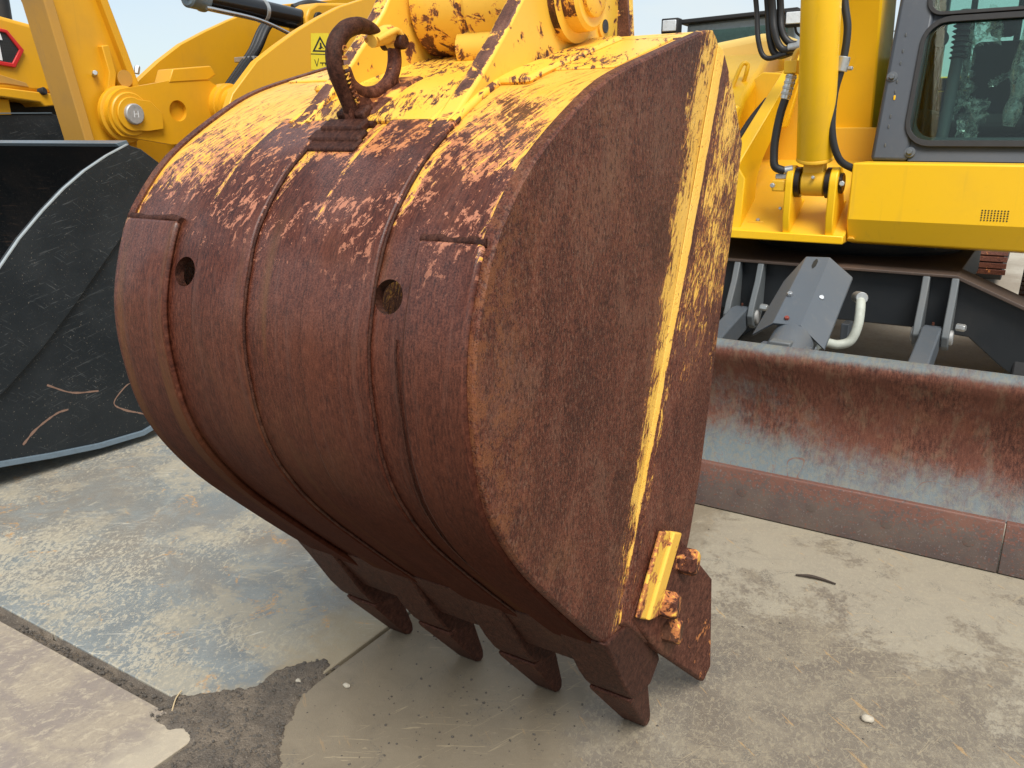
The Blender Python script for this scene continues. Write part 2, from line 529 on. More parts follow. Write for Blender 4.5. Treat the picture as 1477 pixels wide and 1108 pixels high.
M['edge'] = make_plain('lit_worn_edge', (.42, .46, .47), .4, .35)  # pale worn metal, brightened to stand for light on the edge
M['edge2'] = make_plain('worn_edge_blue', (.16, .21, .25), .4, .35)
M['rubber'] = make_plain('rubber', (.018, .018, .019), .48, 0, .1)
M['rub_matte'] = make_plain('rubber_matte', (.014, .014, .015), .75, 0, .1)
M['chrome'] = make_plain('steel', (.60, .61, .62), .28, .9, .25)
M['zinc'] = make_plain('zinc', (.48, .49, .48), .4, .7, .4)
M['pin'] = make_plain('pin_steel', (.40, .40, .39), .5, .35, .5)
M['blackgloss'] = make_plain('black_gloss', (.008, .008, .009), .18, 0, .1)
M['grease'] = make_plain('grease', (.016, .009, .006), .3, 0, .3)
M['scuff'] = make_plain('scuff', (.24, .145, .105), .7, 0, .3)
M['red'] = make_plain('red', (.55, .02, .02), .35, 0, .1)
M['plug'] = make_plain('plug_red', (.22, .04, .025), .5, 0, .3)
M['white'] = make_plain('white', (.75, .76, .76), .45, 0, .1)
M['orange'] = make_plain('orange', (.80, .13, .03), .45, 0, .15)
M['sticker'] = make_plain('sticker_yellow', (.80, .62, .02), .4, 0, .1)
M['ink'] = make_plain('sticker_black', (.015, .015, .012), .5, 0, .1)
M['cream'] = make_plain('cream_hose', (.42, .44, .38), .55, 0, .3)
M['seat'] = make_plain('seat_fabric', (.030, .029, .030), .8, 0, .1)
M['lens'] = make_plain('lamp_lens', (.72, .74, .75), .18, .3, .3)
M['palehood'] = make_paint('pale_yellow_hood', (.80, .56, .16), .5, .2, (.6, .42, .14))
M['fargrey'] = make_plain('far_cab_grey', (.22, .26, .28), .35, .1, .3)
M['gravel'] = make_plain('pebble', (.085, .073, .06), .8, 0, .6)
M['stone'] = make_plain('pale_stone', (.48, .43, .34), .8, 0, .5)
M['twig'] = make_plain('twig', (.045, .03, .02), .8, 0, .4)
M['straw'] = make_plain('straw', (.55, .42, .24), .7, 0, .4)

def make_glass(name, tint, refl=.8, alpha=.28):
    m = Mat(name)
    nt = m.t
    out = nt.nodes['Material Output']
    nt.nodes.remove(m.b)
    tr = nt.nodes.new('ShaderNodeBsdfTransparent'); tr.inputs[0].default_value = (*tint, 1)
    gl = nt.nodes.new('ShaderNodeBsdfGlossy'); gl.inputs['Roughness'].default_value = .02; gl.inputs[0].default_value = (refl, refl, refl, 1)
    lw = nt.nodes.new('ShaderNodeFresnel'); lw.inputs[0].default_value = 1.45
    mp = nt.nodes.new('ShaderNodeMath'); mp.operation = 'MULTIPLY_ADD'; mp.inputs[1].default_value = 1.0; mp.inputs[2].default_value = .0
    nt.links.new(lw.outputs[0], mp.inputs[0])
    mx = nt.nodes.new('ShaderNodeMixShader')
    nt.links.new(mp.outputs[0], mx.inputs[0]); nt.links.new(tr.outputs[0], mx.inputs[1]); nt.links.new(gl.outputs[0], mx.inputs[2])
    nt.links.new(mx.outputs[0], out.inputs['Surface'])
    return m.m
M['glass'] = make_glass('cab_glass', (.74, .87, .82))

def make_film(name):
    m = Mat(name); nt = m.t; out = nt.nodes['Material Output']; nt.nodes.remove(m.b)
    tr = nt.nodes.new('ShaderNodeBsdfTransparent'); tr.inputs[0].default_value = (.92, .95, .93, 1)
    df = nt.nodes.new('ShaderNodeBsdfDiffuse'); df.inputs[0].default_value = (.72, .76, .72, 1)
    tl = nt.nodes.new('ShaderNodeBsdfTranslucent'); tl.inputs[0].default_value = (.72, .76, .72, 1)
    gl = nt.nodes.new('ShaderNodeBsdfGlossy'); gl.inputs['Roughness'].default_value = .12
    a = nt.nodes.new('ShaderNodeMixShader'); a.inputs[0].default_value = .5
    nt.links.new(df.outputs[0], a.inputs[1]); nt.links.new(tl.outputs[0], a.inputs[2])
    b = nt.nodes.new('ShaderNodeMixShader'); b.inputs[0].default_value = .25
    nt.links.new(a.outputs[0], b.inputs[1]); nt.links.new(gl.outputs[0], b.inputs[2])
    n = m.noise(m.obj(), 24, 5, .7, 1.0)
    f = m.ss(n, .40, .66, .12, .75)
    c = nt.nodes.new('ShaderNodeMixShader'); nt.links.new(f, c.inputs[0])
    nt.links.new(tr.outputs[0], c.inputs[1]); nt.links.new(b.outputs[0], c.inputs[2])
    nt.links.new(c.outputs[0], out.inputs['Surface'])
    return m.m
M['film'] = make_film('plastic_film')

# ---- ground materials
def make_plate(name, kind):
    m = Mat(name)
    D = '2D'
    ob = m.obj()
    X, Y, Z = m.sep(ob)
    big = m.noise(ob, 1.3, 4, .6, .5, D); mid = m.noise(ob, 5.5, 5, .68, .8, D); fine = m.noise(ob, 75, 5, .75, .3, D)
    grit = m.noise(ob, 420, 2, .7, 0, D)
    scr = m.noise(m.map(ob, (7, 110, 1), (0, 0, .5)), 1, 3, .6, .9, D)
    scr2 = m.noise(m.map(ob, (100, 5, 1), (0, 0, -.35)), 1, 3, .6, 1.1, D)
    sm = m.ma('MAXIMUM', m.ss(scr, .66, .70), m.ss(scr2, .68, .72))
    sm = m.mul(sm, m.ss(m.noise(ob, 2.2, 3, .5, 0, D), .42, .60))
    if kind == 'A':
        c = m.mix(m.ss(big, .36, .66), (.185, .203, .203), (.235, .212, .178))
        c = m.mix(m.mul(m.ss(mid, .38, .7), .6), c, (.265, .285, .275))
        c = m.mix(m.mul(m.ss(fine, .45, .7), .35), c, (.15, .157, .15))
        dens = m.noise(ob, 1.7, 4, .6, .4, D)
        flk = m.noise(m.map(ob, (64, 38, 1), (0, 0, .5)), 1, 5, .80, .3, D)
        fm = m.ss(m.add(flk, m.mul(dens, .6)), .865, .93)
        flk2 = m.noise(m.map(ob, (20, 12, 1), (0, 0, .4)), 1, 6, .80, .4, D)
        fm = m.ma('MAXIMUM', fm, m.mul(m.ss(m.add(flk2, m.mul(fine, .30)), .745, .82), .7))
        c = m.mix(m.mul(fm, .75), c, (.46, .41, .305))
        dust = m.ss(m.add(m.noise(ob, 3.4, 6, .76, .2, D), m.mul(fine, .30), m.mul(m.ss(X, -2.5, -1.6), .12), m.mul(m.ss(Y, 2.0, 2.9), .14)), .66, .80)
        c = m.mix(m.mul(dust, .6), c, (.37, .32, .23))
        mud = m.mul(m.ss(m.add(X, m.mul(m.noise(ob, 6, 5, .65, 0, D), .30)), -1.63, -1.50), m.ss(m.add(Y, m.mul(m.noise(ob, 8, 4, .6, 0, D), -.3)), 1.80, 1.62))
        c = m.mix(m.mul(mud, .88), c, m.mix(mid, (.28, .22, .140), (.34, .28, .185)))
        rs = m.mul(m.ss(m.noise(ob, 6.2, 5, .72, .7, D), .60, .70), m.ss(fine, .42, .58))
        c = m.mix(m.mul(rs, .8), c, (.52, .29, .11))
        c = m.mix(m.mul(sm, .5), c, (.62, .57, .46))
        r = m.add(.40, m.mul(dust, .3), m.mul(fm, .2))
    elif kind == 'C':
        c = m.mix(m.ss(mid, .35, .65), (.255, .21, .175), (.345, .285, .21))
        c = m.mix(m.mul(m.ss(fine, .45, .7), .4), c, (.20, .165, .135))
        flk = m.noise(m.map(ob, (40, 26, 1), (0, 0, -.4)), 1, 6, .8, .3, D)
        c = m.mix(m.mul(m.ss(flk, .52, .64), .65), c, (.46, .385, .275))
        c = m.mix(m.mul(m.ss(big, .5, .66), .40), c, (.25, .215, .22))
        c = m.mix(m.mul(sm, .4), c, (.48, .41, .31))
        edge = m.mul(m.ss(m.add(X, m.mul(m.noise(ob, 9, 4, .6, 0, D), .14)), -1.76, -1.66), .7)
        c = m.mix(edge, c, (.48, .41, .30))
        r = m.add(.55, m.mul(mid, .2))
    else:
        c = m.mix(m.ss(mid, .36, .66), (.168, .140, .108), (.238, .200, .146))
        sp = m.noise(m.map(ob, (80, 50, 1), (0, 0, .3)), 1, 4, .78, .7, D)
        c = m.mix(m.mul(m.ss(sp, .50, .60), .75), c, (.30, .255, .18))
        c = m.mix(m.mul(m.ss(fine, .52, .66), .45), c, (.145, .12, .10))
        dust = m.ss(m.add(m.noise(ob, 3.2, 6, .74, .15, D), m.mul(fine, .30), m.mul(m.ss(Y, 2.05, 2.9), .26)), .74, .88)
        c = m.mix(m.mul(dust, .62), c, (.37, .325, .24))
        # dried mud round teeth and seam, with the bucket's shade put into its colour
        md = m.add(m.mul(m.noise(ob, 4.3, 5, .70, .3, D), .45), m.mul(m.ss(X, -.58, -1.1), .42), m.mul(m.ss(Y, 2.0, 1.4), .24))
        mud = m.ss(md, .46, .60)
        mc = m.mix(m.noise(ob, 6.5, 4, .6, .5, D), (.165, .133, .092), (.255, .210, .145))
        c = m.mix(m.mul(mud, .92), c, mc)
        dg = m.mul(m.ss(m.noise(ob, 9, 5, .7, .6, D), .58, .68), m.ss(m.noise(ob, 190, 2, .6, 0, D), .45, .58))
        c = m.mix(m.mul(dg, .55), c, (.11, .10, .085))
        c = m.mix(m.mul(m.ss(grit, .60, .70), .35), c, (.11, .09, .07))
        c = m.mix(m.mul(sm, .6), c, (.38, .31, .20))
        rs = m.mul(m.ss(m.noise(m.map(ob, (38, 5, 1), (0, 0, .9)), 1, 4, .7, .2, D), .67, .72), .55)
        c = m.mix(m.mul(rs, m.inv(m.mul(mud, .6))), c, (.46, .28, .11))
        r = m.mix(mud, m.add(.46, m.mul(dust, .3)), .62)
    h = m.add(m.mul(fine, .6), m.mul(mid, .4), m.mul(grit, .3))
    return m.out(c, m.add(r, -.08), 0, m.bump(h, .45, .0035), .5)

M['plateA'] = make_plate('steel_plate_blue', 'A')
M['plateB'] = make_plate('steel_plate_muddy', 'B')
M['plateC'] = make_plate('steel_plate_tan', 'C')

def make_ground():
    m = Mat('yard_ground'); ob = m.obj()
    n = m.noise(ob, .8, 6, .6); f = m.noise(ob, 30, 6, .7)
    c = m.mix(m.ss(n, .35, .65), (.28, .235, .18), (.42, .38, .31))
    c = m.mix(m.mul(m.ss(f, .5, .7), .5), c, (.20, .165, .13))
    return m.out(c, .85, 0, m.bump(f, .5, .01), .3)
M['ground'] = make_ground()

def make_sand():
    m = Mat('wet_sand'); ob = m.obj()
    f = m.noise(ob, 210, 4, .75); g = m.voro(ob, 240); n = m.noise(ob, 9, 5, .6)
    c = m.mix(m.ss(n, .35, .7), (.095, .077, .060), (.165, .130, .094))
    c = m.mix(m.mul(m.ss(f, .54, .68), .6), c, (.27, .23, .18))
    c = m.mix(m.mul(m.ss(f, .46, .36), .6), c, (.055, .045, .036))
    return m.out(c, m.mix(n, .5, .7), 0, m.bump(m.add(m.mul(f, 1.0), m.mul(g, 1.2)), .5, .004), .4)
M['sand'] = make_sand()

def make_blade_mat():
    m = Mat('blade_face'); ob = m.obj()
    D = '2D'
    X, Y, Z = m.sep(ob)
    q = m.comb(X, Z, 0.0)
    rc, rh, fine = rust_layers(m, ob, m.map(q, (110, 30, 1)), 1.35)
    rc = m.mix(m.mul(m.ss(m.noise(q, 3.6, 5, .68, .2, D), .38, .62), .6), rc, (.135, .044, .026))
    rc = m.mix(m.mul(m.ss(m.noise(m.map(q, (16, 7, 1)), 1, 5, .74, .2, D), .50, .68), .38), rc, (.20, .130, .078))
    n1 = m.noise(m.map(q, (70, 14, 1)), 1, 5, .75, .4, D); n2 = m.noise(m.map(q, (8, 6, 1)), 1, 5, .74, .2, D); n3 = m.noise(q, 45, 4, .75, .4, D)
    low = m.ss(Z, .41, .23); top = m.ss(Z, .675, .71); lf = m.mul(m.ss(X, -.40, -1.0), m.ss(Z, .64, .50), .20)
    t = m.add(m.mul(n1, .28), m.mul(n2, .62), m.mul(n3, .40), m.mul(low, .50), m.mul(top, .50), lf, -.42)
    p = m.mul(m.ss(t, .26, .84), .92)
    pc = m.mix(n2, (.082, .120, .138), (.155, .195, .202))
    pc = m.mix(m.mul(m.ss(n3, .42, .62), .55), pc, (.20, .18, .13))
    c = m.mix(p, rc, pc)
    dr = m.mul(m.ss(m.noise(m.map(q, (4.5, 6, 1), (0, 0, .5)), 1, 2, .5, 1.6, D), .495, .50), m.ss(m.noise(m.map(q, (4.5, 6, 1), (0, 0, .5)), 1, 2, .5, 1.6, D), .508, .503), m.ss(Z, .45, .35))
    c = m.mix(m.mul(dr, .7), c, (.16, .06, .035))
    return m.out(c, m.mix(p, .64, .5), 0, m.bump(m.add(m.mul(p, .5), m.mul(rh, .6)), .6, .003), .4)
M['blade'] = make_blade_mat()

def make_cutedge():
    m = Mat('cutting_edge'); ob = m.obj()
    X, Y, Z = m.sep(ob)
    n = m.noise(ob, 70, 6, .75); n2 = m.noise(ob, 6, 5, .6)
    c = m.mix(m.ss(n2, .35, .7), (.092, .066, .060), (.132, .098, .080))
    rs = m.ss(m.add(n, m.mul(m.ss(Z, .09, .20), .16)), .55, .62)
    c = m.mix(m.mul(rs, .6), c, (.20, .068, .040))
    c = m.mix(m.mul(m.ss(m.noise(ob, 120, 3), .6, .7), .4), c, (.27, .24, .24))
    return m.out(c, .58, .0, m.bump(n, .4, .003), .45)
M['cutedge'] = make_cutedge()
# ================================================================== GROUND
def ring_ground():
    s = 900
    o = mesh('ground', [(-s,-s,-.032),(s,-s,-.032),(s,s,-.032),(-s,s,-.032)], [(0,1,2,3)], M['ground'])
    return tag(o, kind='structure')
ring_ground()

def plate(name, x0, x1, y0, y1, mat, label, wob=.0):
    """steel road plate, 25 mm thick, slightly uneven sheet"""
    nx, ny = 24, 24
    V, F = [], []
    for k, zt in enumerate((0.0, -.026)):
        for j in range(ny + 1):
            for i in range(nx + 1):
                x = x0 + (x1 - x0) * i / nx; y = y0 + (y1 - y0) * j / ny
                z = zt
                if wob: z += wob * (mnoise.noise(Vector((x * .7, y * .7, 3))) - .0)
                V.append((x, y, z))
    n = (nx + 1) * (ny + 1)
    for j in range(ny):
        for i in range(nx):
            a = j * (nx + 1) + i
            F.append((a, a + 1, a + nx + 2, a + nx + 1)); F.append((n + a, n + a + nx + 1, n + a + nx + 2, n + a + 1))
    for i in range(nx):
        a = i; F.append((a, n + a, n + a + 1, a + 1)); a = ny * (nx + 1) + i; F.append((a, a + 1, n + a + 1, n + a))
    for j in range(ny):
        a = j * (nx + 1); b = a + nx + 1; F.append((a, b, n + b, n + a)); a += nx; b += nx; F.append((a, n + a, n + b, b))
    o = mesh(name, V, F, mat, None, .003)
    return tag(o, label, 'steel plate', 'steel plates covering the yard')

plate('steel_plate', -7.6, -1.575, 1.185, 4.25, M['plateA'], 'blue-grey steel ground plate with cream flecks in front of the black loader bucket')
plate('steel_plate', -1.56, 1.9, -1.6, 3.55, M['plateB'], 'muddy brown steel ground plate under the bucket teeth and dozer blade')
plate('steel_plate', -4.7, -1.665, -.6, 1.135, M['plateC'], 'tan dusty steel ground plate at the lower left corner, beyond the dirt-filled gap')

# wet sand lying over the plate corner
outline = [(-2.9,1.183),(-2.4,1.183),(-2.0,1.183),(-1.88,1.186),(-1.80,1.235),(-1.74,1.30),(-1.700,1.345),(-1.706,1.42),(-1.672,1.495),(-1.622,1.545),(-1.575,1.535),(-1.562,1.45),
           (-1.535,1.35),(-1.488,1.264),(-1.42,1.19),(-1.371,1.12),(-1.36,1.03),(-1.40,.92),(-1.50,.80),(-1.60,.82),(-1.632,.93),(-1.645,1.02),(-1.66,1.085),(-1.72,1.10),(-1.85,1.075),(-2.1,1.08),(-2.5,1.075),(-2.9,1.08)]
def sdist(x, y):
    inside = False; best = 9
    n = len(outline)
    for i in range(n):
        (ax, ay), (bx, by) = outline[i], outline[(i + 1) % n]
        if (ay > y) != (by > y) and x < (bx - ax) * (y - ay) / (by - ay) + ax: inside = not inside
        dx, dy = bx - ax, by - ay
        t = max(0, min(1, ((x - ax) * dx + (y - ay) * dy) / (dx * dx + dy * dy)))
        best = min(best, math.hypot(x - ax - t * dx, y - ay - t * dy))
    return best if inside else -best
def sand():
    nx, ny = 260, 130
    x0, x1, y0, y1 = -2.9, -1.32, .78, 1.58
    idx, V, F, H = {}, [], [], {}
    for j in range(ny + 1):
        for i in range(nx + 1):
            x = x0 + (x1 - x0) * i / nx; y = y0 + (y1 - y0) * j / ny
            d = sdist(x, y) + .016 * mnoise.noise(Vector((x * 22, y * 22, 0))) + .008 * mnoise.noise(Vector((x * 70, y * 70, 1)))
            if d > -.012:
                gap = -1.665 > x and 1.075 < y < 1.19
                t = min(1, max(0, d / .016)); h = t * t * (3 - 2 * t)
                z = -.004 + .0095 * h + .0035 * h * mnoise.noise(Vector((x * 30, y * 30, 4))) + .003 * h * mnoise.noise(Vector((x * 110, y * 110, 5)))
                if d <= 0: z = -.004
                if x < -1.80 and y < 1.186:
                    f = min(1, (-1.80 - x) / .12); z = z * (1 - f) + f * (-.020 + .010 * mnoise.noise(Vector((x * 25, y * 25, 8))))
                idx[i, j] = len(V); V.append((x, y, z))
    for j in range(ny):
        for i in range(nx):
            k = [(i, j), (i+1, j), (i+1, j+1), (i, j+1)]
            if all(q in idx for q in k): F.append([idx[q] for q in k])
    o = mesh('wet_sand', V, F, M['sand'], None, 0, 80)
    tag(o, 'dark wet sand spilled over the corner of the steel plates', 'sand', kind='stuff')
sand()

def scatter(name, n, region, rmin, rmax, mat, label, zf):
    ico = [Vector(v) for v in ((0,0,1),(.9,0,.3),(.28,.85,.3),(-.72,.53,.3),(-.72,-.53,.3),(.28,-.85,.3),(.7,.5,-.5),(-.3,.8,-.5),(-.9,0,-.5),(-.3,-.8,-.5),(.7,-.5,-.5))]
    fc = [(0,1,2),(0,2,3),(0,3,4),(0,4,5),(0,5,1),(1,6,2),(2,7,3),(3,8,4),(4,9,5),(5,10,1),(2,6,7),(3,7,8),(4,8,9),(5,9,10),(1,10,6)]
    V, F = [], []
    c = 0
    while c < n:
        p = region()
        if p is None: continue
        x, y = p
        r = rmin + (rmax - rmin) * random.random() ** 3
        a = random.random() * 6.28; k = len(V)
        sx, sy, sz = r * random.uniform(.7, 1.3), r * random.uniform(.7, 1.2), r * random.uniform(.5, .9)
        for v in ico:
            q = Vector((v.x * sx * random.uniform(.85, 1.15), v.y * sy, v.z * sz)); q.rotate(Matrix.Rotation(a, 3, 'Z'))
            V.append((x + q.x, y + q.y, zf(x, y) + q.z + sz * .35))
        F += [tuple(k + i for i in f) for f in fc]
        c += 1
    return tag(mesh(name, V, F, mat, None, 0, 0), label, 'gravel', kind='stuff')
def in_sand():
    x, y = random.uniform(-2.6, -1.36), random.uniform(.8, 1.53)
    return (x, y) if sdist(x, y) > .012 else None
scatter('gravel', 3200, in_sand, .0012, .0062, M['gravel'], 'fine dark gravel grains strewn over the wet sand', lambda x, y: -.012 if (x < -1.85 and y < 1.187) else .0045)
def on_plate():
    if random.random() < .6: x, y = random.gauss(-1.15, .25), random.gauss(1.55, .22)
    else: x, y = random.uniform(-1.5, .6), random.uniform(1.1, 3.0)
    return (x, y) if x > -1.54 else None
scatter('grit', 420, on_plate, .0012, .0048, M['gravel'], 'loose grit scattered on the muddy plate round the teeth', lambda x, y: 0.0)

def stone(name, p, r, mat, label, seed):
    bm = bmesh.new()
    bmesh.ops.create_icosphere(bm, subdivisions=2, radius=1)
    for v in bm.verts:
        k = 1 + .28 * mnoise.noise(v.co * 1.3 + Vector((seed, 0, 0)))
        v.co = Vector((v.co.x * 1.25 * k * r, v.co.y * .85 * k * r, v.co.z * .7 * k * r)) + Vector((p[0], p[1], r * .6))
    me = bpy.data.meshes.new(name); bm.to_mesh(me); bm.free()
    me.materials.append(mat)
    o = bpy.data.objects.new(name, me); link(o, None); finish(o, 0, 50)
    return tag(o, label, 'stone')
stone('pebble', (-.189, 2.105), .014, M['stone'], 'single pale pebble lying on the open muddy plate at lower right', 1)
stone('pebble', (-1.475, 1.475), .009, M['stone'], 'small pale pebble on the mud film just right of the seam', 5)
stone('pebble', (-1.607, 1.418), .008, M['stone'], 'small pale pebble on the wet sand beside the seam', 9)
tag(tube('twig', [(-.545, 2.79, .006), (-.50, 2.80, .010), (-.46, 2.805, .008), (-.41, 2.80, .006)], .006, M['twig'], None, 7, 5, radii=[.003, .006, .005, .003]),
    'short dark twig lying on the plate before the blade', 'twig')
tag(tube('straw', [(-1.845, 1.205, .012), (-1.83, 1.175, .010), (-1.80, 1.14, .006)], .0022, M['straw'], None, 6, 5),
    'pale dry straw stuck in the sand at the end of the gap', 'straw')
# ================================================================== THE RUSTY BUCKET
BX = -1.12
PROF0 = [(1.828,1.715),(1.617,1.660),(1.440,1.613),(1.358,1.584),(1.290,1.550),(1.202,1.500),(1.130,1.449),(1.073,1.390),(1.036,1.338),(1.008,1.268),(0.990,1.200),
         (0.985,1.135),(0.990,1.068),(1.008,0.975),(1.047,0.885),(1.130,0.770),(1.255,0.638),(1.406,0.488),(1.550,0.352)]
def resample(pts, n):
    P = spline([Vector((a, b, 0)) for a, b in pts], 10)
    s = [0]
    for i in range(1, len(P)): s.append(s[-1] + (P[i] - P[i-1]).length)
    out, j = [], 0
    for k in range(n + 1):
        t = s[-1] * k / n
        while j < len(P) - 2 and s[j+1] < t: j += 1
        f = (t - s[j]) / max(1e-9, s[j+1] - s[j])
        q = P[j].lerp(P[j+1], f); out.append((t, q.x, q.y))
    return out
NS = 120
PR = resample(PROF0, NS)
SL = PR[-1][0]
def prof(s):
    t = max(0, min(NS - 1e-6, s / SL * NS)); i = int(t); f = t - i
    y = PR[i][1] * (1-f) + PR[i+1][1] * f; z = PR[i][2] * (1-f) + PR[i+1][2] * f
    a, b = max(0, i - 1), min(NS, i + 2)
    dy, dz = PR[b][1] - PR[a][1], PR[b][2] - PR[a][2]
    l = math.hypot(dy, dz)
    ny, nz = dz / l, -dy / l            # outward: away from the hollow
    return y, z, ny, nz
def halfw(y): return .4685 - .025 * max(0, min(1, (1.85 - y) / .85))

def curved_slab(name, x0, x1, s0, s1, h0, h1, mat, parent, nu=6, nv=80, rel=False, bevel=0.0, taper_end=0.0):
    """slab that follows the curve of the back; h0/h1 are heights off the outer surface"""
    V, F, UV = [], [], []
    for k, h in enumerate((h1, h0)):
        for j in range(nv + 1):
            s = s0 + (s1 - s0) * j / nv
            y, z, ny, nz = prof(s)
            hh = h
            xa, xb = (BX - halfw(y) + x0, BX + halfw(y) + x1) if rel else (x0, x1)
            for i in range(nu + 1):
                x = xa + (xb - xa) * i / nu
                V.append((x, y + ny * hh, z + nz * hh)); UV.append((x, s))
    m = (nu + 1) * (nv + 1)
    for j in range(nv):
        for i in range(nu):
            a = j * (nu + 1) + i
            F.append((a, a+1, a+nu+2, a+nu+1)); F.append((m+a, m+a+nu+1, m+a+nu+2, m+a+1))
    for i in range(nu):
        a = i; F.append((a, m+a, m+a+1, a+1)); a = nv*(nu+1)+i; F.append((a, a+1, m+a+1, m+a))
    for j in range(nv):
        a = j*(nu+1); b = a+nu+1; F.append((a, b, m+b, m+a)); a += nu; b += nu; F.append((a, m+a, m+b, b))
    me = bpy.data.meshes.new(name)
    me.from_pydata(V, [], F)
    uvl = me.uv_layers.new(name='uv')
    for lp in me.loops: uvl.data[lp.index].uv = UV[lp.vertex_index]
    bm = bmesh.new(); bm.from_mesh(me); bmesh.ops.recalc_face_normals(bm, faces=bm.faces); bm.to_mesh(me); bm.free()
    me.materials.append(mat)
    o = bpy.data.objects.new(name, me)
    link(o, parent)
    finish(o, bevel, 40)
    return o

bucket = thing('excavator_bucket', 'large rusty excavator bucket with flaking yellow paint standing on its four teeth', 'excavator bucket', (BX, 1.55, 0))
# shell with two drain holes
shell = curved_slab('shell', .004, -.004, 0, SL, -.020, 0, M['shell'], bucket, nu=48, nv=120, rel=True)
def cut_holes(o, spots, r):
    cutters = []
    for (x, s) in spots:
        y, z, ny, nz = prof(s)
        c = cyl('cutter', (x, y - ny * .08, z - nz * .08), (x, y + ny * .08, z + nz * .08), r, M['rustdark'], None, 22, 0)
        cutters.append(c)
        b = o.modifiers.new('hole', 'BOOLEAN'); b.object = c; b.operation = 'DIFFERENCE'; b.solver = 'EXACT'; b.material_mode = 'TRANSFER'
    dg = bpy.context.evaluated_depsgraph_get(); dg.update()
    me = bpy.data.meshes.new_from_object(o.evaluated_get(dg))
    o.modifiers.clear()
    o.data = me
    finish(o, 0, 40)
    for c in cutters: bpy.data.objects.remove(c)
cut_holes(shell, [(-1.355, .985), (-.857, .985)], .0285)

# two raised wear strips that run on from the ears, and the corner plates
for x0, x1 in ((-1.318, -1.180), (-1.036, -.886)):
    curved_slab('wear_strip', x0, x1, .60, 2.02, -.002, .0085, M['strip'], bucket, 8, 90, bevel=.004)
for x0, x1 in ((-1.552, -1.392), (-.812, -.690)):
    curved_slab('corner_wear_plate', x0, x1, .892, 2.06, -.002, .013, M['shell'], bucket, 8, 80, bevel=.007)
# weld beads over the top end of the corner plates and along the strips
def bead(path, r, mat, parent, name='weld_bead'):
    P = []
    for (x, s) in path:
        y, z, ny, nz = prof(s); P.append((x, y + ny * .003, z + nz * .003))
    return tube(name, P, r, mat, parent, 8, 3)
for x0, x1 in ((-1.552, -1.392), (-.812, -.690)):
    bead([(x0 + (x1 - x0) * i / 10, .888 + .003 * random.uniform(-1, 1)) for i in range(11)], .008, M['rustdark'], bucket)
for xs in (-1.178, -.884):
    bead([(xs + random.uniform(-.001, .001), .66 + 1.36 * i / 40) for i in range(41)], .0030, M['rustdark'], bucket)
# faint old weld seam lines on the back
for xs in (-1.225, -.83, -1.47):
    bead([(xs + .004 * math.sin(i * .4), 1.05 + .95 * i / 26) for i in range(27)], .0016, M['rustdark'], bucket, 'scratch_ridge')

# side plates
front = [(1.86,1.722),(1.888,1.708),(1.985,1.622),(2.095,1.492),(2.066,1.285),(2.037,1.167),(1.95,.675),(1.90,.52),(1.80,.30),(1.70,.285)]
def off_prof(d, n=46):
    out = []
    for i in range(n + 1):
        y, z, ny, nz = prof(SL * i / n); out.append((y + ny * d, z + nz * d))
    return out
side_poly = off_prof(.005) + list(reversed(front))
for sg in (1, -1):
    fo = lambda y, z, sg=sg: BX + sg * halfw(y)
    fi = lambda y, z, sg=sg: BX + sg * (halfw(y) - .024)
    inner_poly = off_prof(.0008) + [(y - .003, z) for y, z in reversed(front)]
    n = len(side_poly)
    ch = lambda y, z, sg=sg: BX + sg * (halfw(y) - .0045)
    V = [(fo(*p), *p) for p in inner_poly] + [(ch(*p), *p) for p in side_poly] + [(fi(*p), *p) for p in side_poly]
    F = [tuple(range(n)), tuple(2 * n + i for i in reversed(range(n)))]
    for k in (0, n): F += [(k + i, k + (i+1) % n, k + n + (i+1) % n, k + n + i) for i in range(n)]
    mesh('side_plate', V, F, M['side'], bucket, 0, 30)
    # thick front strip with a sloping rear edge (the yellow bar)
    A = [(1.896,1.700),(1.985,1.618),(2.092,1.490),(2.063,1.285),(2.034,1.167),(1.947,.675),(1.897,.52),(1.80,.31),(1.70,.295),(1.503,.462)]
    Bp = [(p[0], p[1]) for p in A]
    Bp[0] = (1.905, 1.688); Bp[-1] = (1.530, .458)
    n = len(A)
    V = [(fo(*p) , *p) for p in A] + [(fo(*p) + sg * .011, *p) for p in Bp]
    F = [tuple(range(n)), tuple(n + i for i in reversed(range(n)))] + [(i, (i+1) % n, n + (i+1) % n, n + i) for i in range(n)]
    mesh('side_front_strip', V, F, M['side'], bucket, .003)
# top rim tube across the mouth
curved_slab('top_rim', .022, -.022, .0, .075, -.05, .004, M['ear'], bucket, 10, 6, rel=True, bevel=.006)
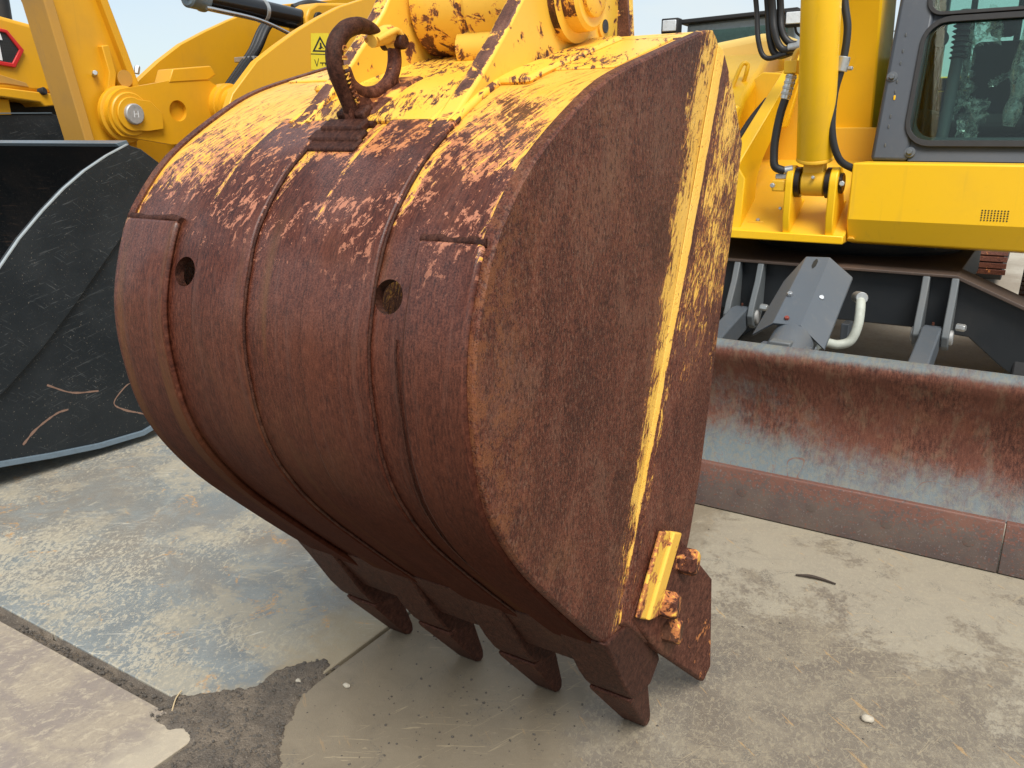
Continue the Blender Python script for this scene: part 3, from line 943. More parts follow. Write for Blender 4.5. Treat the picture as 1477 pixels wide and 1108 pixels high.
# lip plate and corner pieces
def sheared(name, poly, x0, x1, mat, bevel=.005, parent=bucket):
    return prism(name, poly, 'x', x0, x1, mat, parent, bevel)
lip = [(1.425,.466),(1.470,.410),(1.555,.294),(1.597,.264),(1.640,.258),(1.70,.300),(1.60,.42),(1.50,.48)]
sheared('lip', lip, BX - .455, BX + .455, M['rustdark'])
TX = [-.716, -.984, -1.252, -1.520]
for k, tx in enumerate(TX):
    ad = [(1.432,.452),(1.470,.395),(1.545,.275),(1.582,.226),(1.600,.207),(1.655,.188),(1.712,.180),(1.768,.222),(1.72,.310),(1.55,.44)]
    xa, xb = tx - .060, tx + .058
    if k == 0: xb = BX + .466
    if k == 3: xa = BX - .466
    V, F = [], []
    ados = prism('adapter', ad, 'x', xa, xb, M['rustdark'], bucket, .006, seg=2)
    # tooth: wedge, narrower towards its point
    pr = [(1.598,.200),(1.608,.184),(1.758,.010),(1.778,.0),(1.794,.006),(1.790,.034),(1.724,.164),(1.706,.186),(1.655,.210)]
    hw = [.057,.057,.036,.035,.035,.036,.052,.055,.057]
    V = [(tx - h, y, z) for (y, z), h in zip(pr, hw)] + [(tx + h, y, z) for (y, z), h in zip(pr, hw)]
    n = len(pr)
    F = [tuple(range(n)), tuple(n + i for i in reversed(range(n)))] + [(i, (i+1) % n, n + (i+1) % n, n + i) for i in range(n)]
    mesh('tooth', V, F, M['tooth'], ados, .005, seg=2)
# bolted side cutters
cutp = [(.0,1.706,.621),(.005,1.788,.578),(.025,1.872,.48),(.040,2.004,.351),(.040,2.054,.048),(.037,2.004,.022),(.013,1.696,.292),(.0,1.551,.456)]
for sg in (1, -1):
    xo = .475
    V = [(BX + sg * (xo + a), y, z) for a, y, z in cutp] + [(BX + sg * (xo + a - .026), y, z) for a, y, z in cutp]
    n = len(cutp)
    F = [tuple(range(n)), tuple(n + i for i in reversed(range(n)))] + [(i, (i+1) % n, n + (i+1) % n, n + i) for i in range(n)]
    cu = mesh('side_cutter', V, F, M['rusty_yel3'], bucket, .007)
    bar = [(1.672,.627),(1.735,.600),(1.600,.432),(1.550,.463)]
    bar2 = [(1.735,.600),(1.788,.575),(1.655,.412),(1.600,.432)]
    for bp, hgt in ((bar, .014), (bar2, .022)):
        V = [(BX + sg * (xo + .004), *p) for p in bp] + [(BX + sg * (xo + hgt), *p) for p in bp]
        F = [(0,1,2,3), (7,6,5,4)] + [(i, (i+1) % 4, 4 + (i+1) % 4, 4 + i) for i in range(4)]
        mesh('locating_bar', V, F, M['rusty_yel2'], cu, .004)
    for (a, y, z), h in zip(((.012,1.805,.492),(.006,1.705,.420),(.008,1.742,.330)), (.052,.050,.046)):
        hexbolt('bolt', (BX + sg * (xo + a - .004), y, z), (sg, .12, .0), .035, h, M['bolt'], cu)
# ears
def shell_z(y):
    for i in range(NS):
        if PR[i+1][1] <= y <= PR[i][1]:
            f = (y - PR[i][1]) / (PR[i+1][1] - PR[i][1] + 1e-9); return PR[i][2] + f * (PR[i+1][2] - PR[i][2])
    return 1.5
ear_base = [(1.94,1.700),(1.80,1.700),(1.62,1.654),(1.44,1.607),(1.29,1.545),(1.19,1.488)]
ear_top = [(1.20,1.508),(1.262,1.548),(1.352,1.626),(1.425,1.697),(1.486,1.762),(1.545,1.85),(1.60,1.915),(1.68,1.945),(1.77,1.93),(1.86,1.875),(1.93,1.80)]
ears = []
for x0, x1 in ((-1.285, -1.245), (-.938, -.898)):
    ears.append(prism('ear', ear_base + ear_top, 'x', x0, x1, M['ear'], bucket, .006))
PINC = (1.668, 1.790)
for (xa, xb, e, sg) in ((-.900, -.845, ears[1], 1), (-1.283, -1.338, ears[0], -1)):
    lathe('pin_boss', (xa, *PINC), (sg, 0, 0), [(0,.098),(.018,.098),(.022,.078),(.050,.076),(.056,.068)], M['ear'], e, 36)
    lathe('pin_cap', (xa + sg * .054, *PINC), (sg, 0, 0), [(0,.050),(.010,.050),(.014,.042)], M['boss'], e, 30)
lathe('bore_ring', (-.899, 1.826, 1.742), (1, 0, 0), [(0,.024),(.006,.024),(.008,.016)], M['rusty_yel2'], ears[1], 20)
lathe('bore', (-.8905, 1.826, 1.742), (1, 0, 0), [(0,.0145),(.0012,.0145)], M['grease'], ears[1], 18)
prism('ear_rear_plate', [(-.940, 1.69), (-.860, 1.69), (-.872, 1.82), (-.940, 1.86)], 'y', 1.905, 1.93, M['ear'], ears[1], .004)
# thick pads at the foot of the ears
def pad(x0, x1, s0, s1, h, mat, name='ear_pad'):
    return curved_slab(name, x0, x1, s0, s1, -.002, h, mat, bucket, 6, 26, bevel=.009)
pad(-.900, -.822, .05, .46, .013, M['pad']); pad(-1.365, -1.283, .05, .46, .013, M['pad'])
curved_slab('top_plate', -1.245, -.938, .05, .615, -.002, .010, M['pad'], bucket, 8, 30, bevel=.004)
for x0, x1 in ((-.896, -.70), (-1.54, -1.287)):
    curved_slab('top_plate', x0, x1, .05, .36, -.002, .004, M['pad'], bucket, 8, 24, bevel=.004)
# fillet welds down both sides of each ear
for xs in (-.895, -.941, -1.242, -1.288):
    bead([(xs, .06 + .56 * i / 20) for i in range(21)], .009, M['pad'], bucket)

# pivot: the arm's bushing between the ears
# lifting hook
hx = -1.128
hk = []
hook = tube('lifting_hook', [(hx,1.246,1.535),(hx,1.226,1.575),(hx,1.203,1.622),(hx,1.205,1.660),(hx,1.230,1.688),(hx,1.266,1.701),(hx,1.304,1.700),(hx,1.332,1.688)], .018, M['hookmat'], bucket, 14, 8,
            radii=[.0135,.0145,.016,.017,.017,.016,.0125,.008])
tube('hook_bowl', [(hx,1.222,1.62),(hx,1.240,1.594),(hx,1.276,1.582),(hx,1.318,1.588),(hx,1.352,1.608),(hx,1.370,1.640),(hx,1.371,1.676)], .017, M['rusty_yel3'], hook, 12, 7, radii=[.016,.015,.014,.014,.0145,.0145,.013])
prism('hook_web', [(1.230,1.525),(1.215,1.60),(1.236,1.598),(1.276,1.578),(1.325,1.590),(1.364,1.620),(1.385,1.60),(1.41,1.585),(1.33,1.548)], 'x', hx - .0115, hx + .0115, M['rusty_yel'], hook, .005)
tube('safety_latch', [(hx,1.373,1.684),(hx,1.356,1.694),(hx,1.330,1.687),(hx,1.305,1.678)], .016, M['rusty_yel2'], hook, 10, 6, radii=[.021,.019,.016,.013])
cyl('latch_pin', (hx - .028, 1.371, 1.682), (hx + .028, 1.371, 1.682), .015, M['hookmat'], hook, 16)
for dx in (-.022, .022):
    tube('latch_side', [(hx+dx,1.381,1.682),(hx+dx,1.358,1.700),(hx+dx,1.335,1.694),(hx+dx*.6,1.308,1.680)], .006, M['rusty_yel2'], hook, 8, 5)
for i, (s, h, e) in enumerate(((.702,.006,.070),(.678,.011,.066),(.650,.017,.052),(.612,.026,.036))):
    curved_slab('hook_base', hx - e, hx + e - .004, s - .030, s + .006, -.002, h, M['hookmat'], hook, 6, 4, bevel=.006)
curved_slab('hook_base', hx - .040, hx + .040, .42, .60, -.002, .016, M['rusty_yel'], hook, 6, 12, bevel=.009)
for k, s in enumerate((.655, .62, .588)):
    bead([(hx - .060 + .118 * i / 8, s + .003 * random.uniform(-1, 1)) for i in range(9)], .0075, M['hookmat'], hook)

def text_mesh(txt, size, depth):
    cu = bpy.data.curves.new('t', 'FONT'); cu.body = txt; cu.size = size; cu.extrude = depth; cu.align_x = 'CENTER'; cu.align_y = 'CENTER'; cu.resolution_u = 3
    o = bpy.data.objects.new('t', cu); SC.collection.objects.link(o)
    dg = bpy.context.evaluated_depsgraph_get(); dg.update()
    me = bpy.data.meshes.new_from_object(o.evaluated_get(dg))
    bpy.data.objects.remove(o)
    return me
def letters(txt, path, size, x, mat, parent, name, depth=.0016):
    """raised letters along a (y,z) path on a +X-facing surface, reading along the path"""
    P = spline([Vector((0, a, b)) for a, b in path], 12)
    L = [0]
    for i in range(1, len(P)): L.append(L[-1] + (P[i] - P[i-1]).length)
    V, F = [], []
    for k, ch in enumerate(txt):
        if ch == ' ': continue
        t = L[-1] * (k + .5) / len(txt); i = 0
        while i < len(L) - 2 and L[i+1] < t: i += 1
        p = P[i].lerp(P[i+1], (t - L[i]) / (L[i+1] - L[i])); d = (P[i+1] - P[i]).normalized()
        me = text_mesh(ch, size, depth)
        u = d; n = Vector((1, 0, 0)); v = n.cross(u)
        b = len(V)
        for q in me.vertices:
            w_ = p + u * q.co.x + v * q.co.y; V.append((x + q.co.z, w_.y, w_.z))
        F += [tuple(b + i for i in pl.vertices) for pl in me.polygons]
        bpy.data.meshes.remove(me)
    return mesh(name, V, F, mat, parent, 0, 30)
letters('GUNNEBO', [(1.244,1.562),(1.224,1.595),(1.211,1.628),(1.212,1.664)], .0165, hx + .0168, M['rusty_yel2'], hook, 'raised_lettering')
letters('UKN-8', [(1.258,1.546),(1.288,1.557),(1.318,1.566)], .017, hx + .0132, M['rustdark'], hook, 'raised_lettering')
# ================================================================== THE EXCAVATOR BEHIND
ex = thing('excavator', 'yellow excavator with dark grey cab and rusty dozer blade standing behind the bucket', 'excavator', (-1.0, 5.8, 0))
EX = -1.0
# ---- arm and boom that carry the bucket
arm = prism('dipper_arm', [(1.56,1.83),(1.60,1.94),(1.72,2.7),(1.80,3.7),(1.98,4.15),(2.35,4.25),(2.55,3.95),(2.30,3.3),(1.95,2.3),(1.80,1.95),(1.76,1.80)], 'x', -1.225, -.958, M['yel'], ex, .01)
lathe('arm_bushing', (-1.240, *PINC), (1, 0, 0), [(0,.10),(.006,.112),(.130,.112),(.134,.104),(.144,.104),(.148,.112),(.290,.112),(.296,.10)], M['boss'], arm, 40)
lathe('bushing_lobe', (-1.13, 1.62, 1.69), (1, 0, 0), [(0,.040),(.004,.046),(.12,.046),(.124,.04)], M['boss'], arm, 24)
prism('bucket_link', [(1.80,1.72),(1.86,1.70),(1.90,1.74),(2.02,2.25),(1.98,2.30),(1.92,2.26)], 'x', -1.20, -.98, M['yel'], ex, .01)
boom = prism('boom', [(5.20,1.50),(5.55,1.52),(5.62,1.75),(5.50,2.30),(4.85,3.5),(3.6,4.45),(2.45,4.35),(2.2,4.15),(2.3,3.9),(2.5,3.85),(3.45,3.95),(4.40,3.15),(5.02,2.35),(5.16,1.75)], 'x', -1.085, -.865, M['yel'], ex, .012)
prism('boom_foot_plate', [(-1.075,1.36),(-.83,1.36),(-.83,1.56),(-1.075,1.56)], 'y', 5.14, 5.196, M['yel_d'], boom, .006)
# ---- lift cylinder
ax0, ax1 = Vector((-.978, 4.40, 1.385)), Vector((-.975, 4.16, 2.22))
d = (ax1 - ax0).normalized()
lc = lathe('lift_cylinder', ax0 + d * .02, d, [(-.02,.050),(-.012,.072),(.0,.083),(.02,.0875),(1.15,.0875),(1.17,.08)], M['yel'], ex, 40)
cyl('cylinder_rod', ax0 + d * 1.17, ax0 + d * 1.95, .045, M['chrome'], lc, 24)
lathe('cylinder_foot', (-1.03, 4.415, 1.29), (1, 0, 0), [(0,.060),(.006,.066),(.104,.066),(.11,.060)], M['yel_d'], lc, 28)
prism('cylinder_neck', [(-1.03,1.27),(-.92,1.27),(-.93,1.40),(-1.025,1.40)], 'y', 4.37, 4.45, M['yel_d'], lc, .008)
lathe('weld_collar', ax0 + d * .012, d, [(0,.082),(.006,.090),(.016,.0895),(.02,.087)], M['yel_d'], lc, 36)
hexbolt('grease_nipple', (-.965, 4.345, 1.315), (0, -1, .2), .009, .02, M['zinc'], lc)
for xx in (-1.048, -.902):
    lathe('greasy_washer', (xx - .014, 4.415, 1.29), (1, 0, 0), [(0,.07),(.003,.075),(.025,.075),(.028,.07)], M['grease'], lc, 24)
# ---- deck under the cylinder
prism('deck', [(4.38,1.00),(4.36,1.03),(4.40,1.05),(4.88,1.34),(5.12,1.38),(6.8,1.38),(6.8,1.0)], 'x', -1.47, -.799, M['yel_d'], ex, .006)
prism('deck_edge_plate', [(-1.49,1.0),(-.798,1.0),(-.798,1.040),(-1.49,1.045)], 'y', 4.350, 4.379, M['yel'], ex, .005)
def lug(x0, x1):
    P = [(4.37,1.03),(4.34,1.12),(4.335,1.25)] + [(4.415 + .082 * math.cos(R(a)), 1.29 + .082 * math.sin(R(a))) for a in range(190, -20, -15)] + [(4.58,1.18),(4.66,1.20)]
    return prism('cylinder_lug', P, 'x', x0, x1, M['yel'], ex, .006)
l1, l2 = lug(-1.098, -1.062), lug(-.890, -.852)
hexbolt('pin_bolt', (-1.155, 4.33, 1.275), (0, -1, 0), .013, .016, M['zinc'], l1)
lathe('pin_retainer', (-1.16, 4.38, 1.275), (1, 0, 0), [(0,.022),(.06,.022)], M['pin'], l1, 16)
box('pin_keeper', (-1.165, 4.345, 1.245), (-1.10, 4.40, 1.30), M['yel_d'], l1)
lathe('pin_end', (-.851, 4.415, 1.29), (1, 0, 0), [(0,.05),(.012,.05),(.016,.045)], M['grease'], l2, 24)
hexbolt('pin_bolt', (-.835, 4.37, 1.29), (.2, -1, .1), .014, .016, M['zinc'], l2)
hexbolt('deck_bolt', (-1.25, 4.455, 1.085), (0, -.6, 1), .011, .012, M['zinc'], ex)
box('deck_tab', (-1.30, 4.44, 1.066), (-1.215, 4.50, 1.084), M['yel_d'], ex, .004)
hexbolt('deck_bolt', (-1.13, 4.42, 1.155), (0, -1, .3), .009, .012, M['zinc'], ex)
# ---- left bracket plate, gasket and side box
brk = mesh('slanted_bracket', [(-1.402,4.40,1.03),(-1.325,4.40,1.03),(-1.325,4.42,1.30),(-1.37,4.42,1.36),(-1.195,4.95,1.98),(-1.262,4.95,1.96),(-1.445,4.42,1.36),(-1.432,4.42,1.30),
     (-1.402,4.62,1.03),(-1.325,4.62,1.03),(-1.325,4.64,1.30),(-1.30,4.64,1.40),(-1.195,5.05,1.98),(-1.262,5.05,1.96),(-1.445,4.64,1.40),(-1.432,4.64,1.30)],
     [(0,1,2,7),(7,2,3,6),(6,3,4,5),(8,15,10,9),(15,14,11,10),(14,13,12,11),(0,7,15,8),(7,6,14,15),(6,5,13,14),(1,9,10,2),(2,10,11,3),(3,11,12,4),(4,12,13,5),(0,8,9,1)], M['yel'], ex, .006)
tube('rubber_gasket', [(-1.462,4.52,1.02),(-1.455,4.52,1.10),(-1.462,4.52,1.30),(-1.458,4.53,1.40),(-1.40,4.66,1.58),(-1.345,4.78,1.70)], .018, M['rub_matte'], ex, 8, 5)
prism('side_box', [(4.60,1.0),(4.58,1.45),(4.80,1.72),(5.25,1.98),(6.6,2.02),(6.6,1.0)], 'x', -2.30, -1.475, M['yel'], ex, .03, seg=3)
box('side_box_step', (-1.52, 4.42, .992), (-1.40, 4.60, 1.085), M['yel'], ex)
prism('side_panel', [(-1.60,1.05),(-1.475,1.05),(-1.45,1.50),(-1.42,1.66),(-1.52,1.70),(-1.60,1.66)], 'y', 4.53, 4.575, M['yel'], ex, .012)
prism('rear_panel', [(-1.55,1.35),(-1.18,1.35),(-1.18,1.90),(-1.50,1.86)], 'y', 5.16, 5.20, M['yel_d'], ex, .006)
prism('filler_panel', [(-1.48,1.52),(-1.28,1.56),(-1.22,1.84),(-1.44,1.86),(-1.54,1.78)], 'y', 4.98, 5.02, M['yel'], ex, .008)
tube('grab_handle', [(-1.60,4.95,1.645),(-1.592,4.90,1.70),(-1.583,4.90,1.77),(-1.548,4.93,1.895),(-1.520,4.95,1.90),(-1.522,4.95,1.86),(-1.545,4.97,1.78),(-1.548,4.98,1.66)], .012, M['yel'], ex, 10, 6)
hd = [(-2.62,1.60),(-2.60,1.86),(-2.45,1.995),(-2.15,2.055),(-1.90,2.095),(-1.64,2.130),(-1.50,2.128),(-1.43,2.06),(-1.40,1.95),(-1.40,1.60)]
prism('engine_hood', hd, 'y', 5.55, 7.6, M['palehood'], ex, .05, seg=4)
prism('counterweight', [(-2.3,1.0),(.28,1.0),(.28,1.95),(-2.3,1.95)], 'y', 7.3, 8.2, M['yel'], ex, .12, seg=4)
box('boom_side_block', (-.86, 5.6, 1.36), (-.78, 7.3, 1.96), M['palehood'], ex, .02)
box('hood_front', (-1.40, 6.3, 1.38), (-.86, 7.3, 1.90), M['yel'], ex, .02)
# ---- hydraulic hoses
Yh = 4.60
for k, (P, r) in enumerate((([(-1.43,2.5),(-1.395,2.181),(-1.365,1.985),(-1.318,1.900),(-1.215,1.915)], .013), ([(-1.36,2.5),(-1.342,2.177),(-1.312,1.985),(-1.268,1.912),(-1.181,1.930)], .0185),
                            ([(-1.325,2.5),(-1.312,2.177),(-1.285,2.02),(-1.238,1.938),(-1.165,1.942)], .0185), ([(-1.29,2.5),(-1.279,2.175),(-1.258,2.03),(-1.205,1.965),(-1.13,1.962)], .0185))):
    tube('hydraulic_hose', [(x, Yh + .03 * (k % 2) + max(0, (z - 2.2)) * -.5, z) for x, z in P], r, M['rubber'], ex, 12, 8)
for k, (x, z) in enumerate(((-1.19, 1.932), (-1.175, 1.945), (-1.14, 1.964))):
    cyl('hose_ferrule', (x - .035, Yh + .03 * ((k + 1) % 2), z - .004), (x + .05, Yh + .03 * ((k + 1) % 2), z + .006), .021, M['zinc'], ex, 14)
tube('hydraulic_hose', [(-1.120,4.35,1.77),(-1.133,4.35,1.70),(-1.154,4.35,1.615),(-1.168,4.35,1.50),(-1.168,4.35,1.42),(-1.157,4.35,1.365),(-1.115,4.37,1.345)], .0205, M['rubber'], ex, 12, 8)
fer = cyl('hose_ferrule', (-1.138, 4.35, 1.685), (-1.115, 4.35, 1.80), .0245, M['chrome'], ex, 16)
for t in (.02, .045, .07, .095):
    p = Vector((-1.138, 4.35, 1.685)).lerp(Vector((-1.115, 4.35, 1.80)), t / .117)
    lathe('crimp_ring', p, (.023, 0, .115), [(0,.025),(.002,.027),(.010,.027),(.012,.025)], M['zinc'], fer, 16)
box('hose_block', (-1.150, 4.32, 1.80), (-1.085, 4.40, 1.86), M['yel'], ex, .005)
tube('steel_pipe', [(-1.115,4.36,1.86),(-1.105,4.37,1.90),(-1.08,4.38,1.91)], .014, M['yel_d'], ex, 10, 6)
cyl('elbow_fitting', (-1.115, 4.37, 1.345), (-1.075, 4.38, 1.352), .022, M['zinc'], ex, 14)
box('elbow_bracket', (-1.155, 4.36, 1.305), (-1.10, 4.44, 1.33), M['pin'], ex, .004)
tube('hydraulic_hose', [(-.93,4.33,2.35),(-.901,4.32,2.112),(-.874,4.32,1.98),(-.880,4.32,1.83),(-.902,4.32,1.70),(-.895,4.32,1.53),(-.855,4.35,1.405),(-.79,4.42,1.355)], .0175, M['rubber'], ex, 12, 8)
clp = cyl('hose_clamp', (-.884, 4.32, 1.80), (-.874, 4.32, 1.865), .027, M['zinc'], ex, 18)
hexbolt('clamp_bolt', (-.852, 4.32, 1.812), (1, -.3, 0), .010, .02, M['zinc'], clp)
cyl('clamp_stud', (-.92, 4.33, 1.815), (-.90, 4.32, 1.82), .018, M['yel'], clp, 12)
# ---- skirt below the cab
skx0, skx1 = -.797, .34
sk = prism('cab_skirt', [(4.38,1.388),(4.38,1.122),(4.44,1.008),(4.58,.985),(6.8,.985),(6.8,1.388)], 'x', skx0, skx1, M['yel'], ex, .008, smooth=12)
V, F = [], []
for i in range(9):
    for j in range(5):
        c0 = (-.220 + .0128 * i, 1.188 - .0107 * j); b = len(V)
        V += [(x, 4.3785, z) for x, z in circle(*c0, .0036, 8)]; F.append(tuple(range(b, b + 8)))
mesh('vent_holes', V, F, M['ink'], sk, 0, 0)
prism('corner_dent', [(-.792,1.022),(-.755,1.022),(-.765,1.032),(-.785,1.034)], 'y', 4.416, 4.43, M['yel_d'], sk, .002)
# ---- cab
def cy(z): return 4.70 + .42 * (z - 1.391)
cab = prism('cab_shell', [(4.70,1.39),(4.76,1.39),(cy(2.75)+.06,2.75),(cy(2.75),2.75)], 'x', -.772, -.60, M['grey'], ex, .02,
            holes=[])
def cabp(x, z, dy=0): return (x, cy(z) + dy, z)
def rrect(x0, x1, z0, z1, r, n=6):
    P = []
    for cx_, cz_, a0 in ((x1-r, z1-r, 0), (x0+r, z1-r, 90), (x0+r, z0+r, 180), (x1-r, z0+r, 270)):
        for i in range(n + 1):
            a = R(a0 + 90 * i / n); P.append((cx_ + r * math.cos(a), cz_ + r * math.sin(a)))
    return P
wx0, wx1 = -.655, .22
prism('front_frame', [(-.60,1.392),(.30,1.392),(.30,2.74),(-.60,2.74)], 'y', lambda x, z: cy(z) + .012, lambda x, z: cy(z) + .055, M['grey'], cab, 0,
      holes=[rrect(-.625 + .03, .24, 1.505, 2.055, .085), rrect(-.595, .24, 2.105, 2.66, .06)])
prism('front_frame', [(-.775,1.391),(-.598,1.391),(-.598,2.75),(-.775,2.75)], 'y', lambda x, z: cy(z) - .004, lambda x, z: cy(z) + .07, M['grey'], cab, .02)
def wring(name, z0, z1, r, g, mat, yo, parent):
    a = rrect(-.640, .262, z0 - g, z1 + g, r + g); b = rrect(-.618, .24, z0, z1, r)
    return prism(name, a, 'y', lambda x, z: cy(z) - .018 + yo, lambda x, z: cy(z) + .03, mat, parent, .003, holes=[b])
wring('window_seal', 1.492, 2.058, .095, .030, M['rub_matte'], 0, cab)
wring('window_seal', 2.112, 2.67, .06, .018, M['rub_matte'], 0, cab)
prism('window_pane', rrect(-.632, .25, 1.48, 2.07, .09), 'y', lambda x, z: cy(z) - .004, lambda x, z: cy(z) + .002, M['glass'], cab, 0)
prism('window_pane', rrect(-.632, .25, 2.10, 2.68, .06), 'y', lambda x, z: cy(z) - .004, lambda x, z: cy(z) + .002, M['glass'], cab, 0)
box('cab_floor', (-.77, 4.76, 1.386), (.30, 6.5, 1.44), M['lead'], cab)
box('cab_roof', (-.78, cy(2.75) - .05, 2.74), (.32, 6.55, 2.86), M['grey'], cab, .03)
for x, y in ((-.73, 6.46), (.27, 6.46), (.27, 5.5), (-.73, 5.55)):
    box('cab_pillar', (x - .04, y - .05, 1.42), (x + .04, y + .05, 2.75), M['grey'], cab, .012)
box('rear_wall', (-.69, 6.44, 1.42), (.23, 6.49, 1.80), M['lead'], cab, .01)
box('side_wall', (-.765, 4.95, 1.42), (-.72, 6.46, 1.60), M['grey'], cab, .01)
box('side_wall', (.26, 4.95, 1.42), (.30, 6.46, 1.75), M['grey'], cab, .01)
for x in (-.745, .283):
    box('side_pane', (x - .003, 5.05, 1.6), (x + .003, 6.42, 2.72), M['glass'], cab, 0)
box('rear_pane', (-.69, 6.462, 1.8), (.23, 6.468, 2.72), M['glass'], cab, 0)
seat = box('seat', (-.56, 5.75, 1.52), (-.14, 6.2, 1.64), M['seat'], cab, .05)
prism('seat_backrest', [(6.12,1.62),(6.24,1.62),(6.32,2.06),(6.20,2.08)], 'x', -.50, -.20, M['seat'], seat, .04, seg=3)
box('headrest', (-.43, 6.24, 2.10), (-.27, 6.34, 2.22), M['seat'], seat, .04)
box('seat_base', (-.48, 5.8, 1.44), (-.22, 6.15, 1.52), M['lead'], seat, .02)
for x0 in (-.70, .02):
    box('console', (x0, 5.45, 1.44), (x0 + .10, 6.1, 1.66), M['lead'], cab, .03)
    cyl('joystick', (x0 + .05, 5.5, 1.65), (x0 + .05, 5.46, 1.80), .016, M['rub_matte'], cab, 10)
tube('joystick_grip', [(-.65,5.46,1.80),(-.65,5.44,1.85),(-.65,5.45,1.90)], .026, M['rub_matte'], cab, 10, 5)
cyl('steering_column', (-.505, 5.15, 1.44), (-.475, 5.22, 2.14), .030, M['pale_grey'], cab, 16)
for i in range(7):
    lathe('bellows_ring', (-.483, 5.20, 1.90 + .026 * i), (0, .1, 1), [(0,.036),(.006,.045),(.012,.036)], M['rub_matte'], cab, 16)
lathe('round_mirror', (-.56, 5.02, 1.985), (.1, -1, .1), [(0,.02),(.004,.040),(.012,.040),(.014,.035)], M['rub_matte'], cab, 20)
tube('lever', [(-.60,5.1,1.45),(-.595,5.1,1.60),(-.60,5.12,1.78),(-.585,5.15,1.98)], .012, M['rub_matte'], cab, 8, 5)
box('pedal', (-.28, 5.0, 1.46), (-.10, 5.12, 1.50), M['rub_matte'], cab, .01)
def film(name, corners, n, amp, seed):
    """crumpled sheet of packing film"""
    a, b, c_, d_ = [Vector(p) for p in corners]
    V, F = [], []
    for j in range(n + 1):
        for i in range(n + 1):
            u, v = i / n, j / n
            p = a.lerp(b, u).lerp(d_.lerp(c_, u), v)
            q = Vector((u * 5 + seed, v * 5, seed * 2))
            off = Vector((mnoise.noise(q), mnoise.noise(q + Vector((9, 0, 0))), mnoise.noise(q + Vector((0, 9, 0))))) * amp
            off += Vector((mnoise.noise(q * 3), mnoise.noise(q * 3 + Vector((9, 0, 0))), mnoise.noise(q * 3 + Vector((0, 9, 0))))) * amp * .45
            V.append(p + off)
    for j in range(n):
        for i in range(n): F.append((j*(n+1)+i, j*(n+1)+i+1, (j+1)*(n+1)+i+1, (j+1)*(n+1)+i))
    return mesh(name, V, F, M['film'], cab, 0, 20)
film('plastic_film', [(-.46,5.2,2.10),(-.36,5.15,2.15),(-.27,5.15,1.98),(-.44,5.2,1.95)], 18, .05, 1)
film('plastic_film', [(-.53,5.2,1.58),(-.47,5.2,1.60),(-.38,5.15,1.76),(-.42,5.2,1.80)], 16, .04, 2)
film('plastic_film', [(-.43,5.15,1.50),(-.34,5.12,1.50),(-.30,5.15,1.68),(-.42,5.18,1.72)], 16, .045, 3)
film('plastic_film', [(-.46,5.2,1.76),(-.41,5.2,1.76),(-.41,5.2,1.97),(-.45,5.2,1.98)], 14, .04, 5)
film('plastic_film', [(-.32,5.2,1.75),(-.20,5.2,1.82),(-.20,5.2,1.85),(-.32,5.2,1.79)], 12, .025, 7)
tube('wrapped_lever', [(-.20,5.1,1.56),(-.19,5.1,1.64),(-.175,5.1,1.74),(-.18,5.1,1.86),(-.155,5.1,2.0),(-.14,5.12,2.2)], .045, M['film'], cab, 14, 6, radii=[.028,.045,.036,.052,.045,.05,.045])
box('rear_blind_bar', (-.69, 6.40, 1.80), (.23, 6.44, 1.88), M['seat'], cab, .01)
for x in (-.56, -.30, -.08):
    box('rear_post', (x, 6.38, 1.8), (x + .035, 6.43, 2.75), M['grey'], cab, .006)
hexbolt('cab_bolt', (-.595, cy(1.43) - .002, 1.432), (0, -1, .3), .015, .022, M['grey2'], cab)
lathe('bolt_washer', (-.595, cy(1.43) + .008, 1.432), (0, -1, .3), [(0,.026),(.010,.026),(.012,.024)], M['grey2'], cab, 20)
lathe('bolt_washer', (-.742, cy(1.80) + .004, 1.80), (0, -1, .3), [(0,.026),(.012,.026),(.014,.024)], M['grey2'], cab, 20)
hexbolt('cab_bolt', (-.742, cy(1.80) - .010, 1.80), (0, -1, .3), .015, .016, M['grey2'], cab)
for z in (1.46, 1.55, 1.60, 1.72, 1.77, 1.86, 1.92, 2.0):
    box('weld_spot', (-.716, cy(z) - .008, z), (-.711, cy(z), z + .018), M['pale_grey'], cab, .001)
box('paint_chip', (-.717, cy(1.69) - .008, 1.688), (-.708, cy(1.69) + .002, 1.710), M['yel'], cab, .002)
# ---- undercarriage
und = prism('undercarriage', [(-1.95,.88),(-.28,.88),(.06,.74),(.35,.60),(.35,.30),(.10,.36),(-.06,.47),(-.20,.585),(-.46,.605),(-1.54,.605),(-1.80,.585),(-1.94,.47),(-2.1,.36),(-2.35,.30),(-2.35,.60),(-2.06,.74)], 'y', 4.46, 4.55, M['lead'], ex, .006)
FT = make_paint('frame_top_rust', (.060, .040, .030), .6, .5, (.15, .085, .05))
prism('frame_top', [(-1.75,.884),(-.28,.884),(-.28,.870),(-1.75,.870)], 'y', 4.40, 6.6, FT, und, .003)
prism('frame_top', [(-.282,.884),(.06,.744),(.35,.604),(.35,.590),(.05,.730),(-.288,.868)], 'y', 4.40, 4.66, FT, und, .003)
box('frame_box', (-1.75, 4.55, .62), (-.30, 6.6, .86), M['lead'], und, .01)
lathe('slew_ring', (-.92, 5.45, .87), (0, 0, 1), [(0,.56),(.03,.58),(.06,.56),(.12,.56)], M['lead'], ex, 48)
prism('turntable_underside', [(-1.40,.93),(-.44,.93),(-.44,.982),(-1.40,.982)], 'y', 4.95, 7.4, M['lead'], ex, .004)
